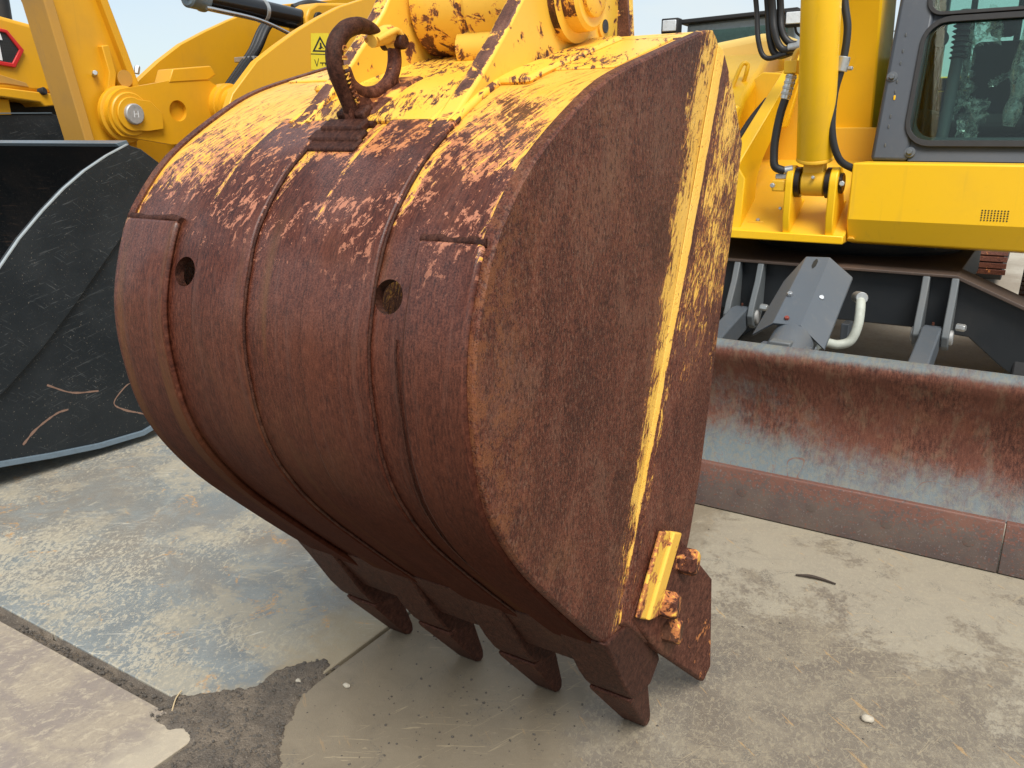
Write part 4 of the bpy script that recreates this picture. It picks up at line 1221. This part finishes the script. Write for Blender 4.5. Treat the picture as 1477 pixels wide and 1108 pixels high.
for sx in (-2.05, .22):
    tr = prism('crawler_track', [(4.75 - .33 * math.cos(R(a)), .34 + .33 * math.sin(R(a))) for a in range(-90, 91, 15)] + [(7.6 + .33 * math.cos(R(a)), .34 + .33 * math.sin(R(a))) for a in range(90, -91, -15)], 'x', sx - .22, sx + .22, M['rub_matte'], ex, .01)
    for i in range(18):
        y = 4.75 + i * .168
        box('track_shoe', (sx - .25, y - .065, .672), (sx + .25, y + .065, .70), M['rustdark'], tr, .004)
# lugs and arms of the blade
def blade_lug(x):
    out = []
    for xx in (x - .062, x + .062):
        P = [(4.455,.87),(4.455,.62),(4.40,.55),(4.34,.535),(4.285,.56),(4.265,.61),(4.29,.67),(4.36,.78),(4.395,.87)]
        out.append(prism('blade_lug', P, 'x', xx - .016, xx + .016, M['pale_grey'], und, .005))
    lathe('lug_pin', (x - .09, 4.335, .60), (1, 0, 0), [(0,.03),(.003,.036),(.05,.036),(.18,.036),(.183,.03)], M['pin'], und, 22)
    hexbolt('lug_bolt', (x + .10, 4.33, .655), (1, -.3, 0), .018, .04, M['zinc'], und)
    a = prism('blade_arm', [(4.40,.57),(4.36,.645),(4.28,.65),(3.32,.46),(3.32,.34),(4.30,.53)], 'x', x - .042, x + .042, M['grey2'], ex, .008)
    hexbolt('grease_nipple', (x, 4.33, .652), (0, 0, 1), .006, .014, M['rust'], a)
    return a
blade_lug(-.348); blade_lug(-1.262)
# blade cylinder and its guard
gc = Vector((-.845, 3.62, .60)); g2 = Vector((-.845, 4.40, .80))
bc = lathe('blade_cylinder', (-.83, 3.47, .585), (0, .92, .30), [(0,.045),(.01,.082),(.02,.092),(.05,.094),(.56,.094)], M['grey2'], ex, 32)
prism('cylinder_flat', [(-.875,.60),(-.795,.60),(-.79,.69),(-.88,.69)], 'y', 3.44, 3.50, M['pale_grey'], bc, .006)
T = [(-.990,4.05,.845),(-.897,4.05,.970),(-.791,4.05,.974),(-.682,4.05,.890)]
B = [(-1.000,3.62,.668),(-.914,3.62,.729),(-.796,3.62,.730),(-.690,3.62,.640)]
V = [Vector(p) for p in T + B]; dn = Vector((0, .012, -.012))
V += [v + dn for v in V]
F = []
for i in range(3):
    F += [(i, i+1, 4+i+1, 4+i), (8+i, 8+4+i, 8+4+i+1, 8+i+1), (i, 8+i, 8+i+1, i+1), (4+i, 4+i+1, 12+i+1, 12+i)]
F += [(0, 4, 12, 8), (3, 11, 15, 7)]
gd = mesh('cylinder_guard', V, F, M['grey2'], ex, .003, 20)
def on_guard(u, v, lift=.001):
    p = Vector(T[1]).lerp(Vector(T[2]), u).lerp(Vector(B[1]).lerp(Vector(B[2]), u), v)
    n_ = (Vector(T[2]) - Vector(T[1])).cross(Vector(T[1]) - Vector(B[1])).normalized()
    if n_.y > 0: n_ = -n_
    return p + n_ * lift, n_
V = [on_guard(.5 + .09 * sx * (1 if abs(sy) < .5 else .55), .11 + .075 * sy)[0] for sx, sy in ((-1,-.45),(-.7,-.9),(0,-1),(.7,-.9),(1,-.45),(1,.45),(.7,.9),(0,1),(-.7,.9),(-1,.45))]
mesh('guard_slot', V, [tuple(range(10))], M['ink'], gd, 0, 0)
p, n_ = on_guard(.12, .60); hexbolt('guard_bolt', p, n_, .013, .016, M['chrome'], gd)
q = (Vector(T[2]) + Vector(T[3]) + Vector(B[2]) + Vector(B[3])) / 4 + Vector((-.03, -.005, .01)); hexbolt('guard_bolt', q, (.5, -.6, .5), .013, .016, M['chrome'], gd)
p, n_ = on_guard(.42, .93); hexbolt('red_plug', p, n_, .011, .012, M['plug'], gd)
hs = tube('protected_hose', [(-.635,4.02,.80),(-.618,3.95,.78),(-.612,3.90,.70),(-.632,3.88,.632),(-.680,3.86,.612),(-.735,3.82,.622),(-.785,3.78,.585)], .021, M['cream'], ex, 12, 8)
for P in (((-.655,4.06,.80),(-.62,3.98,.81)), ((-.765,3.80,.60),(-.80,3.77,.575))):
    cyl('hose_end', P[0], P[1], .027, M['zinc'], hs, 14)
box('hose_clip', (-.70, 4.0, .57), (-.665, 4.1, .68), M['grey2'], ex, .004)
# ---- dozer blade
def blade_prof(n=14):
    P = []
    for i in range(n + 1):
        t = i / n; z = .195 + .47 * t
        P.append((3.20 + .085 * math.sin(math.pi * t) ** .9, z))
    return P
bp = blade_prof()
face = bp + [(3.205,.690),(3.220,.712),(3.245,.722),(3.27,.712),(3.285,.690),(3.285,.66),(3.33,.60),(3.335,.2),(3.26,.17)]
bl = prism('blade', face, 'x', -2.28, .30, M['blade'], ex, 0, smooth=50)
for x0, x1 in ((-2.28, -1.80), (-1.797, .062), (.066, .30)):
    ce = prism('cutting_edge', [(3.188,.004),(3.180,.196),(3.184,.204),(3.215,.204),(3.222,.004)], 'x', x0, x1, M['cutedge'], bl, .003)
    nb = int((x1 - x0) / .3)
    for i in range(nb + 1):
        lathe('plow_bolt', (x0 + .10 + (x1 - x0 - .2) * (i / max(1, nb)), 3.1845, .105), (0, -1, 0), [(0,.022),(.0008,.022),(.0012,.019)], M['cutedge'], ce, 16)
for x in (-1.262, -.348):
    box('blade_rib', (x - .03, 3.31, .25), (x + .03, 3.48, .55), M['grey2'], bl)
for x in (-.83,):
    for dx in (-.09, .09): box('blade_rib', (x + dx - .014, 3.31, .45), (x + dx + .014, 3.56, .66), M['grey2'], bl)
# ================================================================== WHEEL LOADER AT LEFT
ld = thing('wheel_loader', 'yellow wheel loader whose lift arms and tilt lever rise behind its black bucket', 'wheel loader', (-5.2, 6.0, 0))
# bucket of the loader
LX, LXF = -3.75, -6.75
sidep = [(2.53,1.470),(2.60,1.45),(2.69,1.385),(2.84,1.15),(2.92,.80),(2.88,.45),(2.74,.20),(2.58,.085),(2.42,.045),(2.18,.052),(1.95,.078),(1.70,.115),(1.40,.165),(1.12,.215),
         (1.10,.25),(1.25,.33),(1.42,.46),(1.62,.70),(1.86,.97),(1.96,1.08),(2.08,1.19),(2.19,1.28),(2.30,1.355),(2.42,1.42)]
lb = thing('loader_bucket', 'black loader bucket with scratched slate side plate, low at the left', 'loader bucket', (-5.25, 2.2, 0))
for xa, xb in ((LX, LX - .03), (LXF + .03, LXF)):
    prism('side_plate', sidep, 'x', xa, xb, M['slate'], lb, .003)
wear = [(2.53,1.470),(2.60,1.45),(2.69,1.385),(2.685,1.325),(2.49,1.095),(2.14,.740),(1.98,.590),(1.78,.43),(1.45,.26),(1.12,.22),(1.10,.25),(1.25,.33),(1.42,.46),(1.62,.70),(1.86,.97),(1.96,1.08),(2.08,1.19),(2.19,1.28),(2.30,1.355),(2.42,1.42)]
prism('side_wear_plate', [(y - .001, z + .001) for y, z in wear], 'x', LX + .018, LX - .002, M['slate'], lb, .003)
eb = [(2.535,1.472),(2.42,1.422),(2.30,1.357),(2.19,1.282),(2.08,1.192),(1.96,1.082),(1.86,.972),(1.62,.702),(1.42,.462),(1.25,.332)]
V, F = [], []
for y, z in eb:
    V += [(LX + .0195, y, z), (LX + .0195, y - .003, z + .004), (LX + .002, y - .003, z + .004), (LX + .002, y, z)]
for i in range(len(eb) - 1):
    for j in range(4): F.append((i*4+j, i*4+(j+1) % 4, (i+1)*4+(j+1) % 4, (i+1)*4+j))
F += [(0,1,2,3), tuple((len(eb)-1)*4+j for j in (3,2,1,0))]
mesh('lit_edge_strip', V, F, M['edge'], lb, 0, 60)  # light on the plate's front edge, given as a paler strip
bs = [(2.72,.19),(2.58,.085),(2.42,.045),(2.18,.052),(1.95,.078),(1.70,.115),(1.40,.165),(1.12,.215)]
V, F = [], []
for y, z in bs:
    V += [(LX + .012, y, z + .016), (LX + .018, y, z - .010), (LX - .05, y, z - .014), (LX - .05, y, z + .016)]
for i in range(len(bs) - 1):
    for j in range(4): F.append((i*4+j, i*4+(j+1) % 4, (i+1)*4+(j+1) % 4, (i+1)*4+j))
F += [(0,1,2,3), tuple((len(bs)-1)*4+j for j in (3,2,1,0))]
mesh('bottom_wear_edge', V, F, M['edge2'], lb, .003, 40)
back = [(2.52,1.470),(2.66,1.36),(2.80,1.14),(2.88,.80),(2.84,.46),(2.71,.22),(2.56,.105),(2.42,.07),(1.12,.235)]
outer = [(1.12,.205),(2.42,.038),(2.60,.07),(2.77,.19),(2.90,.45),(2.94,.80),(2.86,1.16),(2.70,1.40),(2.545,1.485)]
prism('shell', back + outer, 'x', LX - .03, LXF + .03, M['black'], lb, 0)
prism('top_edge', [(2.515,1.462),(2.50,1.478),(2.56,1.492),(2.57,1.475)], 'x', LX - .028, LXF + .03, M['edge2'], lb, .002)
def scuff(pts, wd):
    P = spline([Vector((LX + .0012, y, z)) for y, z in pts], 6)
    V, F = [], []
    for i, p in enumerate(P):
        dd = (P[min(i+1, len(P)-1)] - P[max(i-1, 0)]).normalized(); nn = Vector((0, -dd.z, dd.y)) * wd * (.5 + .5 * mnoise.noise(p * 40)) * .8
        V += [p - nn - Vector((0, 0, .001)), p + nn]
    for i in range(len(P) - 1): F.append((i*2, i*2+2, i*2+3, i*2+1))
    mesh('scuff_mark', V, F, M['scuff'], lb, 0, 0)
scuff([(1.98,.415),(2.09,.350),(2.22,.325)], .010)
scuff([(1.83,.17),(1.90,.225),(2.00,.27),(2.06,.275)], .010)
scuff([(2.41,.325),(2.36,.31),(2.29,.245),(2.34,.195),(2.42,.155),(2.52,.10)], .009)
cyl('handle_stub', (LX, 2.62, .92), (LX + .03, 2.62, .92), .012, M['slate'], lb, 10)
tube('side_handle', [(LX + .012, 2.66, .97), (LX + .03, 2.60, .97), (LX + .03, 2.575, .95), (LX + .03, 2.56, .76), (LX + .012, 2.64, .745)], .008, M['slate'], lb, 8, 4)
# tilt lever (I-section)
web = [(2.80,3.0),(3.06,2.28),(3.20,1.48),(3.28,1.10),(3.42,1.05),(3.56,1.40),(3.62,1.70),(3.61,1.80),(3.45,2.32),(3.25,3.0)]
lv = prism('tilt_lever', web, 'x', -5.29, -5.16, M['yel_l'], ld, .012)
def strip_on(name, pts, wd, x0, x1, mat, parent):
    V, F = [], []
    P = [Vector((0, a, b)) for a, b in pts]
    for i, p in enumerate(P):
        dd = (P[min(i+1, len(P)-1)] - P[max(i-1, 0)]).normalized(); nn = Vector((0, -dd.z, dd.y)) * wd / 2
        for x in (x0, x1):
            for s_ in (-1, 1): V.append((x, p.y + nn.y * s_, p.z + nn.z * s_))
    for i in range(len(P) - 1):
        a, b = i * 4, i * 4 + 4
        F += [(a, a+1, b+1, b), (a+2, b+2, b+3, a+3), (a, b, b+2, a+2), (a+1, a+3, b+3, b+1)]
    F += [(0, 2, 3, 1), tuple(len(V) - 4 + k for k in (0, 1, 3, 2))]
    return mesh(name, V, F, mat, parent, .006, 40)
strip_on('lever_front_flange', [(2.80,3.0),(3.065,2.28),(3.205,1.48),(3.28,1.10)], .062, -5.33, -5.10, M['yel_lw'], lv)
strip_on('lever_rear_flange', [(3.24,3.0),(3.425,2.34),(3.525,2.02),(3.60,1.76)], .05, -5.31, -5.11, M['yel_l'], lv)
strip_on('lever_gusset', [(3.40,2.06),(3.43,1.90),(3.40,1.78)], .05, -5.17, -5.115, M['yel_l'], lv)
lathe('lever_slot', (-5.112, 3.505, 1.87), (1, 0, 0), [(0,.052),(.004,.052)], M['yel_lw'], lv, 20)
hexbolt('lever_bolt', (-5.16, 3.33, 1.885), (1, -.5, .2), .018, .05, M['zinc'], lv)
hexbolt('lever_bolt', (-5.12, 3.60, 1.905), (0, .3, 1), .018, .05, M['zinc'], lv)
lathe('lever_hub', (-5.12, 3.465, 1.65), (1, 0, 0), [(0,.175),(.03,.175),(.036,.165)], M['yel_l'], lv, 36)
# support plate with pin
arcp = [(3.465 + .155 * math.cos(R(a)), 1.65 + .155 * math.sin(R(a))) for a in range(105, 256, 15)]
sp = [(4.06,1.92),(4.14,1.87),(4.35,1.79),(4.36,1.62),(3.92,1.47),(3.75,1.462)]
pl = prism('support_plate', [(3.42,1.80)] + arcp[1:-1] + list(reversed(sp)), 'x', -5.085, -5.045, M['yel_l'], ld, 0, holes=[circle(3.83, 1.68, .068, 24)])
prism('hole_backing', circle(3.83, 1.68, .075, 24), 'x', -5.12, -5.08, M['yel_l'], pl, 0)
lathe('pin_ring', (-5.046, 3.465, 1.65), (1, 0, 0), [(0,.135),(.012,.135),(.018,.128)], M['yel_l'], pl, 36)
rt = [(3.465 + .105 * math.cos(R(a)), 1.65 + .105 * math.sin(R(a))) for a in range(60, 291, 15)] + [(3.56,1.545),(3.68,1.56),(3.685,1.66),(3.60,1.735)]
prism('pin_retainer', rt, 'x', -5.028, -5.012, M['yel_l'], pl, .004)
pn = lathe('pivot_pin', (-5.013, 3.465, 1.65), (1, 0, 0), [(0,.064),(.022,.064),(.028,.058)], M['pin'], pl, 36)
for dy in (-.012, .016):
    box('stamped_mark', (-4.9856, 3.465 + dy, 1.63), (-4.984, 3.469 + dy, 1.67), M['white'], pn, 0)
box('stamped_mark', (-4.9856, 3.457, 1.648), (-4.984, 3.479, 1.652), M['white'], pn, 0)
prism('top_block', [(3.78,1.858),(3.82,1.945),(4.13,1.985),(4.17,1.93),(4.10,1.89)], 'x', -5.20, -5.04, M['yel_l'], ld, .006)
lathe('cross_tube', (-5.66, 4.24, 1.72), (1, 0, 0), [(0,.13),(.58,.13),(.585,.155),(.66,.155),(.665,.145),(.70,.145),(.705,.128),(1.12,.128)], M['yel_l'], ld, 40)
arm_up = [(3.62,1.30),(3.72,1.55),(3.84,1.775),(4.06,1.985),(4.25,2.10),(4.45,2.212),(4.66,2.315),(4.88,2.412),(5.40,2.58),(6.6,2.80),(7.2,2.6)]
arm_lo = [(7.2,2.2),(6.4,2.2),(5.4,1.75),(4.6,1.42),(4.0,1.10),(3.4,.60),(3.0,.35),(2.94,.45),(3.3,.95)]
na = prism('lift_arm', arm_up + arm_lo, 'x', -4.56, -4.50, M['yel_l'], ld, .006)
fa_up = [(3.62,1.40),(3.80,1.72),(4.02,1.915),(4.20,2.05),(4.41,2.185),(4.65,2.30),(4.89,2.405),(5.27,2.55),(6.6,2.80),(7.2,2.6)]
fa = prism('lift_arm', fa_up + arm_lo, 'x', -5.75, -5.69, M['yel_l'], ld, .006)
# warning sticker
st = mesh('warning_sticker', [(-4.4985,4.568,2.205),(-4.4985,4.745,2.222),(-4.4985,4.725,1.975),(-4.4985,4.548,1.965)], [(0,1,2,3)], M['sticker'], na, 0, 0)
def flat(name, pts, mat, parent, x=-4.4975): return mesh(name, [(x, *p) for p in pts], [tuple(range(len(pts)))], mat, parent, 0, 0)
tri = [(4.655,2.195),(4.735,2.095),(4.572,2.085)]; tri2 = [(4.655,2.172),(4.712,2.104),(4.597,2.097)]
mesh('warning_triangle', [(-4.4975, *p) for p in tri + tri2], [(0,1,4,3),(1,2,5,4),(2,0,3,5)], M['ink'], st, 0, 0)
flat('warning_figure', [(4.650,2.152),(4.665,2.150),(4.668,2.128),(4.690,2.112),(4.668,2.118),(4.655,2.106),(4.630,2.108),(4.648,2.122)], M['ink'], st)
for z0 in (2.074,): flat('sticker_line', [(4.556,z0-.008),(4.735,z0+.002),(4.735,z0+.008),(4.556,z0-.002)], M['ink'], st)
for pts in ([(4.585,2.035),(4.592,2.035),(4.612,1.99),(4.605,1.99)], [(4.605,1.99),(4.612,1.992),(4.632,2.045),(4.626,2.046)], [(4.64,2.012),(4.70,2.016),(4.70,2.023),(4.64,2.019)], [(4.66,2.0),(4.667,2.0),(4.667,2.018),(4.66,2.018)], [(4.69,2.002),(4.697,2.002),(4.697,2.02),(4.69,2.02)]):
    flat('sticker_figure', pts, M['ink'], st)
# tilt cylinder
tcyl = cyl('tilt_cylinder', (-5.15, 4.20, 2.437), (-5.15, 5.14, 2.392), .078, M['blackgloss'], ld, 36)
lathe('cylinder_gland', (-5.15, 4.08, 2.443), (0, 1, -.048), [(0,.070),(.01,.084),(.10,.084),(.115,.092),(.14,.092),(.145,.078)], M['edge2'], tcyl, 32)
cyl('cylinder_rod', (-5.15, 3.05, 2.60), (-5.15, 4.1, 2.445), .042, M['chrome'], tcyl, 20)
lathe('cylinder_band', (-5.15, 4.72, 2.412), (0, 1, -.048), [(0,.079),(.002,.084),(.03,.084),(.032,.079)], M['zinc'], tcyl, 30)
tube('steel_pipe', [(-5.06,4.16,2.36),(-5.05,4.25,2.355),(-5.05,4.62,2.33),(-5.05,4.95,2.255),(-5.06,5.10,2.235)], .014, M['chrome'], tcyl, 10, 6)
cyl('pipe_fitting', (-5.06, 5.02, 2.23), (-5.06, 5.16, 2.25), .032, M['zinc'], tcyl, 14)
prism('cylinder_bracket', [(5.10,2.26),(5.08,2.40),(5.12,2.47),(5.22,2.52),(5.9,2.6),(5.9,2.2)], 'x', -5.26, -5.04, M['yel_l'], ld, .02, seg=3)
cyl('bracket_pin', (-5.035, 5.20, 2.40), (-5.01, 5.20, 2.40), .05, M['lead'], ld, 20)
for k, dx in enumerate((0, .045, .09)):
    tube('hydraulic_hose', [(-5.50 + dx,5.35,2.5),(-5.48 + dx,5.05,2.38),(-5.44 + dx,4.85,2.16),(-5.42 + dx,4.66,1.98),(-5.42 + dx,4.50,1.80),(-5.42 + dx,4.4,1.55)], .026 if k else .018, M['rubber'], ld, 10, 6)
box('hose_clamp', (-5.53, 4.76, 2.07), (-5.30, 4.86, 2.11), M['zinc'], ld, .006)
tube('drain_hose', [(-5.30,5.2,2.5),(-5.25,5.4,2.55),(-5.2,5.9,2.5)], .03, M['rubber'], ld, 10, 5)
# body, cab and wheels of the loader (behind the rusty bucket)
prism('loader_frame', [(3.9,.75),(7.0,.75),(9.6,.9),(9.6,1.5),(7.0,1.6),(6.2,2.4),(5.6,2.4),(5.3,1.3),(3.9,1.1)], 'x', -5.65, -4.75, M['lead'], ld, .03)
prism('loader_hood', [(8.3,1.35),(10.0,1.3),(10.1,2.1),(9.9,2.35),(8.3,2.45)], 'x', -6.0, -4.4, M['yel_l'], ld, .08, seg=3)
prism('loader_cab', [(6.7,1.6),(8.3,1.6),(8.3,3.3),(6.9,3.3),(6.6,2.3)], 'x', -5.95, -4.45, M['grey'], ld, .06, seg=3)
prism('cab_side_window', [(6.85,2.2),(8.15,2.2),(8.15,3.15),(7.0,3.15)], 'x', -4.449, -4.44, M['fargrey'], ld, .0)
for yy in (5.4, 8.7):
    for xx, sg in ((-4.35, 1), (-6.05, -1)):
        wl = lathe('wheel', (xx - .27 * sg, yy, .75), (sg, 0, 0), [(0,.40),(.01,.62),(.06,.73),(.14,.755),(.42,.755),(.50,.73),(.545,.62),(.55,.42),(.50,.40)], M['rub_matte'], ld, 40)
        lathe('rim', (xx + .20 * sg, yy, .75), (sg, 0, 0), [(0,.41),(.03,.41),(.05,.36),(.02,.20),(.06,.18),(.08,.02)], M['yel_l'], wl, 32)
# ================================================================== SECOND LOADER FAR LEFT
sl = thing('wheel_loader', 'second yellow loader at the left edge, its hood marked with a red hexagon', 'wheel loader', (-8.4, 4.0, 0))
hood = prism('hood', [(1.9,1.90),(4.83,1.88),(4.86,2.05),(4.80,2.25),(4.66,2.36),(4.41,2.42),(4.07,2.472),(3.0,2.56),(1.9,2.58)], 'x', -9.0, -7.5, M['yel_l'], sl, .035, seg=3)
hexo = [(3.93,2.385),(4.10,2.362),(4.215,2.215),(4.12,2.07),(3.92,2.09),(3.82,2.24)]
hexi = [(3.94,2.355),(4.085,2.338),(4.175,2.215),(4.10,2.105),(3.935,2.12),(3.86,2.24)]
bg = prism('hexagon_badge', hexo, 'x', -7.498, -7.47, M['red'], hood, .006, holes=[hexi])
prism('badge_mesh', hexi, 'x', -7.498, -7.485, M['lead'], bg, 0)
V, F = [], []
for i in range(7):
    for j in range(9):
        y = 4.03 + .020 * i + .010 * (j % 2); z = 2.13 + .022 * j
        if z < 2.32 - max(0, y - 4.08) * 1.1 and z > 2.12 + max(0, y - 4.09) * 1.1:
            b = len(V); V += [(-7.4845, a, c_) for a, c_ in circle(y, z, .006, 6)]; F.append(tuple(range(b, b + 6)))
mesh('mesh_holes', V, F, M['ink'], bg, 0, 0)
prism('badge_white_stroke', [(3.90,2.34),(4.04,2.33),(4.05,2.28),(4.02,2.28),(4.025,2.12),(3.93,2.13)], 'x', -7.486, -7.478, M['white'], bg, 0)
prism('fender', [(1.9,1.84),(3.95,1.832),(4.27,1.80),(4.30,1.765),(4.44,1.78),(4.46,1.868),(3.98,1.905),(1.9,1.90)], 'x', -8.9, -7.44, M['yel_l'], sl, .01)
prism('fender_recess', [(2.0,1.94),(4.03,1.94),(4.22,1.92),(4.20,1.955),(3.97,2.015),(2.0,2.03)], 'x', -7.50, -7.492, M['yel_lw'], sl, .004)
lathe('rubber_stop', (-7.47, 4.29, 1.885), (1, .4, .2), [(0,.03),(.05,.032),(.056,.026)], M['rub_matte'], sl, 14)
prism('underbody', [(1.9,.7),(4.72,.7),(4.72,1.80),(1.9,1.80)], 'x', -8.8, -7.75, M['lead'], sl, .02)
prism('fender_post', [(3.80,1.45),(4.05,1.45),(4.05,1.82),(3.80,1.82)], 'x', -7.7, -7.52, M['yel_l'], sl, .01)
prism('front_bucket', [(1.9,.2),(4.75,.2),(4.62,1.42),(4.50,1.545),(4.36,1.692),(4.30,1.702),(3.0,1.665),(1.9,1.64)], 'x', -7.42, -7.36, M['slate'], sl, .004)
prism('front_bucket_rim', [(1.9,1.645),(3.0,1.67),(4.305,1.708),(4.30,1.716),(3.0,1.68),(1.9,1.655)], 'x', -7.43, -7.35, M['edge2'], sl, .0)
for i in range(5):
    box('coupler_block', (-7.35, 4.50 + .055 * i, 1.48 + .02 * (i % 2)), (-7.28, 4.545 + .055 * i, 1.56 - .012 * i), M['pale_grey'], sl, .006)
lathe('exhaust_stack', (-8.1, 4.42, 2.35), (0, 0, 1), [(0,.07),(.1,.075),(.8,.075),(.82,.06)], M['lead'], sl, 20)
wl = lathe('wheel', (-8.0, 3.2, .7), (1, 0, 0), [(0,.40),(.02,.62),(.08,.70),(.40,.70),(.46,.62),(.48,.40)], M['rub_matte'], sl, 36)
lathe('rim', (-7.55, 3.2, .7), (1, 0, 0), [(0,.40),(.03,.38),(.05,.18),(.08,.02)], M['yel_l'], wl, 28)
prism('mirror_arm', [(4.86,2.35),(4.90,2.33),(4.94,2.36),(4.90,2.375)], 'x', -7.7, -7.66, M['rub_matte'], sl, .004)
# ================================================================== MACHINE FAR BEHIND
fm = thing('parked_machine', 'grey-roofed machine cab with two work lamps far behind the excavator hood', 'machine', (-2.9, 9.6, 0))
fcab = prism('machine_cab', [(-3.50,1.2),(-2.28,1.2),(-2.33,2.70),(-3.46,2.66)], 'y', 9.05, 10.6, M['fargrey'], fm, .03)
prism('roof_bar', [(-3.52,2.655),(-2.30,2.695),(-2.30,2.735),(-3.52,2.700)], 'y', 8.98, 10.7, M['rub_matte'], fm, .01)
prism('front_window', [(-3.42,1.9),(-2.40,1.9),(-2.40,2.60),(-3.40,2.58)], 'y', 9.03, 9.045, M['glass'], fcab, 0)
for x, z in ((-3.585, 2.635), (-2.305, 2.625)):
    lm = box('work_lamp', (x - .095, 8.88, z - .075), (x + .095, 9.0, z + .075), M['rub_matte'], fm, .012)
    box('lamp_lens', (x - .075, 8.865, z - .055), (x + .075, 8.885, z + .055), M['lens'], lm, .008)
    tube('lamp_stem', [(x, 8.95, z - .07), (x + .02, 8.96, z - .13), (x + .08, 9.0, z - .18)], .012, M['rub_matte'], lm, 8, 4)
lathe('mirror', (-3.93, 8.95, 2.36), (0, 1, 0), [(0,.10),(.02,.13),(.06,.13),(.07,.11)], M['rub_matte'], fm, 18)
tube('mirror_stem', [(-3.93,9.0,2.42),(-3.80,9.0,2.52),(-3.62,9.0,2.54)], .012, M['rub_matte'], fm, 8, 4)
box('machine_body', (-3.9, 9.2, .5), (-1.7, 12.5, 1.9), M['yel'], fm, .06)
for x in (-3.75, -1.95):
    prism('crawler_track', [(9.0 - .35 * math.cos(R(a)), .35 + .35 * math.sin(R(a))) for a in range(-90, 91, 20)] + [(12.2 + .35 * math.cos(R(a)), .35 + .35 * math.sin(R(a))) for a in range(90, -91, -20)], 'x', x - .3, x + .3, M['rub_matte'], fm, .01)
# track seen under the skirt
ft = thing('crawler_track', 'far crawler track with brown pads seen through the gap under the cab', 'crawler track', (-.45, 10.4, 0))
prism('track_belt', [(10.2 - .22 * math.cos(R(a)), .24 + .18 * math.sin(R(a))) for a in range(-90, 91, 20)] + [(12.2 + .22 * math.cos(R(a)), .24 + .18 * math.sin(R(a))) for a in range(90, -91, -20)], 'x', -.70, -.24, M['rub_matte'], ft, .006)
for i, (y, z, a) in enumerate(((9.975,.17,75),(9.968,.235,90),(9.975,.30,105),(9.995,.36,120),(10.05,.40,145))):
    o = box('track_pad', (-.745, -.012, -.027), (-.205, .012, .027), M['rusty_yel3'], ft, .004)
    for v in o.data.vertices:
        q = Vector(v.co); q.rotate(Matrix.Rotation(R(90 - a), 3, 'X')); v.co = q + Vector((0, y, z))
for i in range(10):
    box('track_pad', (-.745, 10.15 + .2 * i, .418), (-.205, 10.33 + .2 * i, .445), M['rusty_yel3'], ft, .004)
# grey machine with orange rim glimpsed behind the deck
gm = thing('compactor', 'grey drum with an orange rim glimpsed low behind the bucket edge', 'compactor', (-2.2, 7.2, 0))
lathe('drum', (-2.75, 7.25, .52), (1, 0, 0), [(0,.30),(.02,.33),(.68,.33),(.70,.31)], M['zinc'], gm, 36)
prism('orange_rim', [(6.92 + .0, .40),(6.90,.50),(6.90,.60),(6.93,.70),(7.0,.74),(7.0,.38)], 'x', -2.03, -1.955, M['orange'], gm, .012)
box('drum_frame', (-2.8, 6.95, .40), (-1.88, 7.6, .50), M['lead'], gm, .01)
box('frame_end', (-1.95, 6.9, .47), (-1.85, 7.0, .62), M['pale_grey'], gm, .02)
# ================================================================== DISTANT BACKGROUND
def tree(px, py, h, seed):
    rnd = random.Random(seed)
    t = thing('distant_tree', 'distant bare-looking tree on the horizon left of the work lamps', 'tree', (px, py, 0), 'distant trees')
    tr = tube('trunk', [(px, py, 0), (px + .05, py, h * .4), (px, py, h * .75)], .12, M['twig'], t, 8, 3, radii=[.16, .11, .05])
    V, F = [], []
    for i in range(900):
        a = rnd.random() * 6.28; rr = rnd.random() ** .5 * h * .26; z = h * (.42 + .58 * rnd.random()); rr *= 1.1 - abs(z / h - .68) * 2.0
        c = Vector((px + rr * math.cos(a), py + rr * math.sin(a), z)); s_ = .09
        u = Vector((rnd.uniform(-1,1), rnd.uniform(-1,1), rnd.uniform(-1,1))) * s_; v = Vector((rnd.uniform(-1,1), rnd.uniform(-1,1), rnd.uniform(-1,1))) * s_
        b = len(V); V += [c - u, c + v, c + u, c - v]; F.append((b, b+1, b+2, b+3))
    mesh('crown', V, F, M['leaf'], t, 0, 0)
M['leaf'] = make_plain('leaf', (.07, .085, .05), .7, 0, .4)

tree(-18.6, 41.0, 5.9, 3)
# cable strung across the yard, far away
for dz in (0, .5):
    tag(tube('overhead_cable', [(-40, 38, 6.0 + dz), (-18.6, 41, 5.4 + dz), (-6, 43, 5.6 + dz)], .025, M['rub_matte'], None, 6, 8),
        ('lower' if dz == 0 else 'upper') + ' of two thin overhead cables against the sky', 'cable', 'overhead cables')
prism('rear_mudguard', [(4.75,1.90),(5.05,2.10),(5.25,2.12),(5.30,1.95),(4.9,1.80)], 'x', -6.55, -6.45, M['rub_matte'], ld, .02)
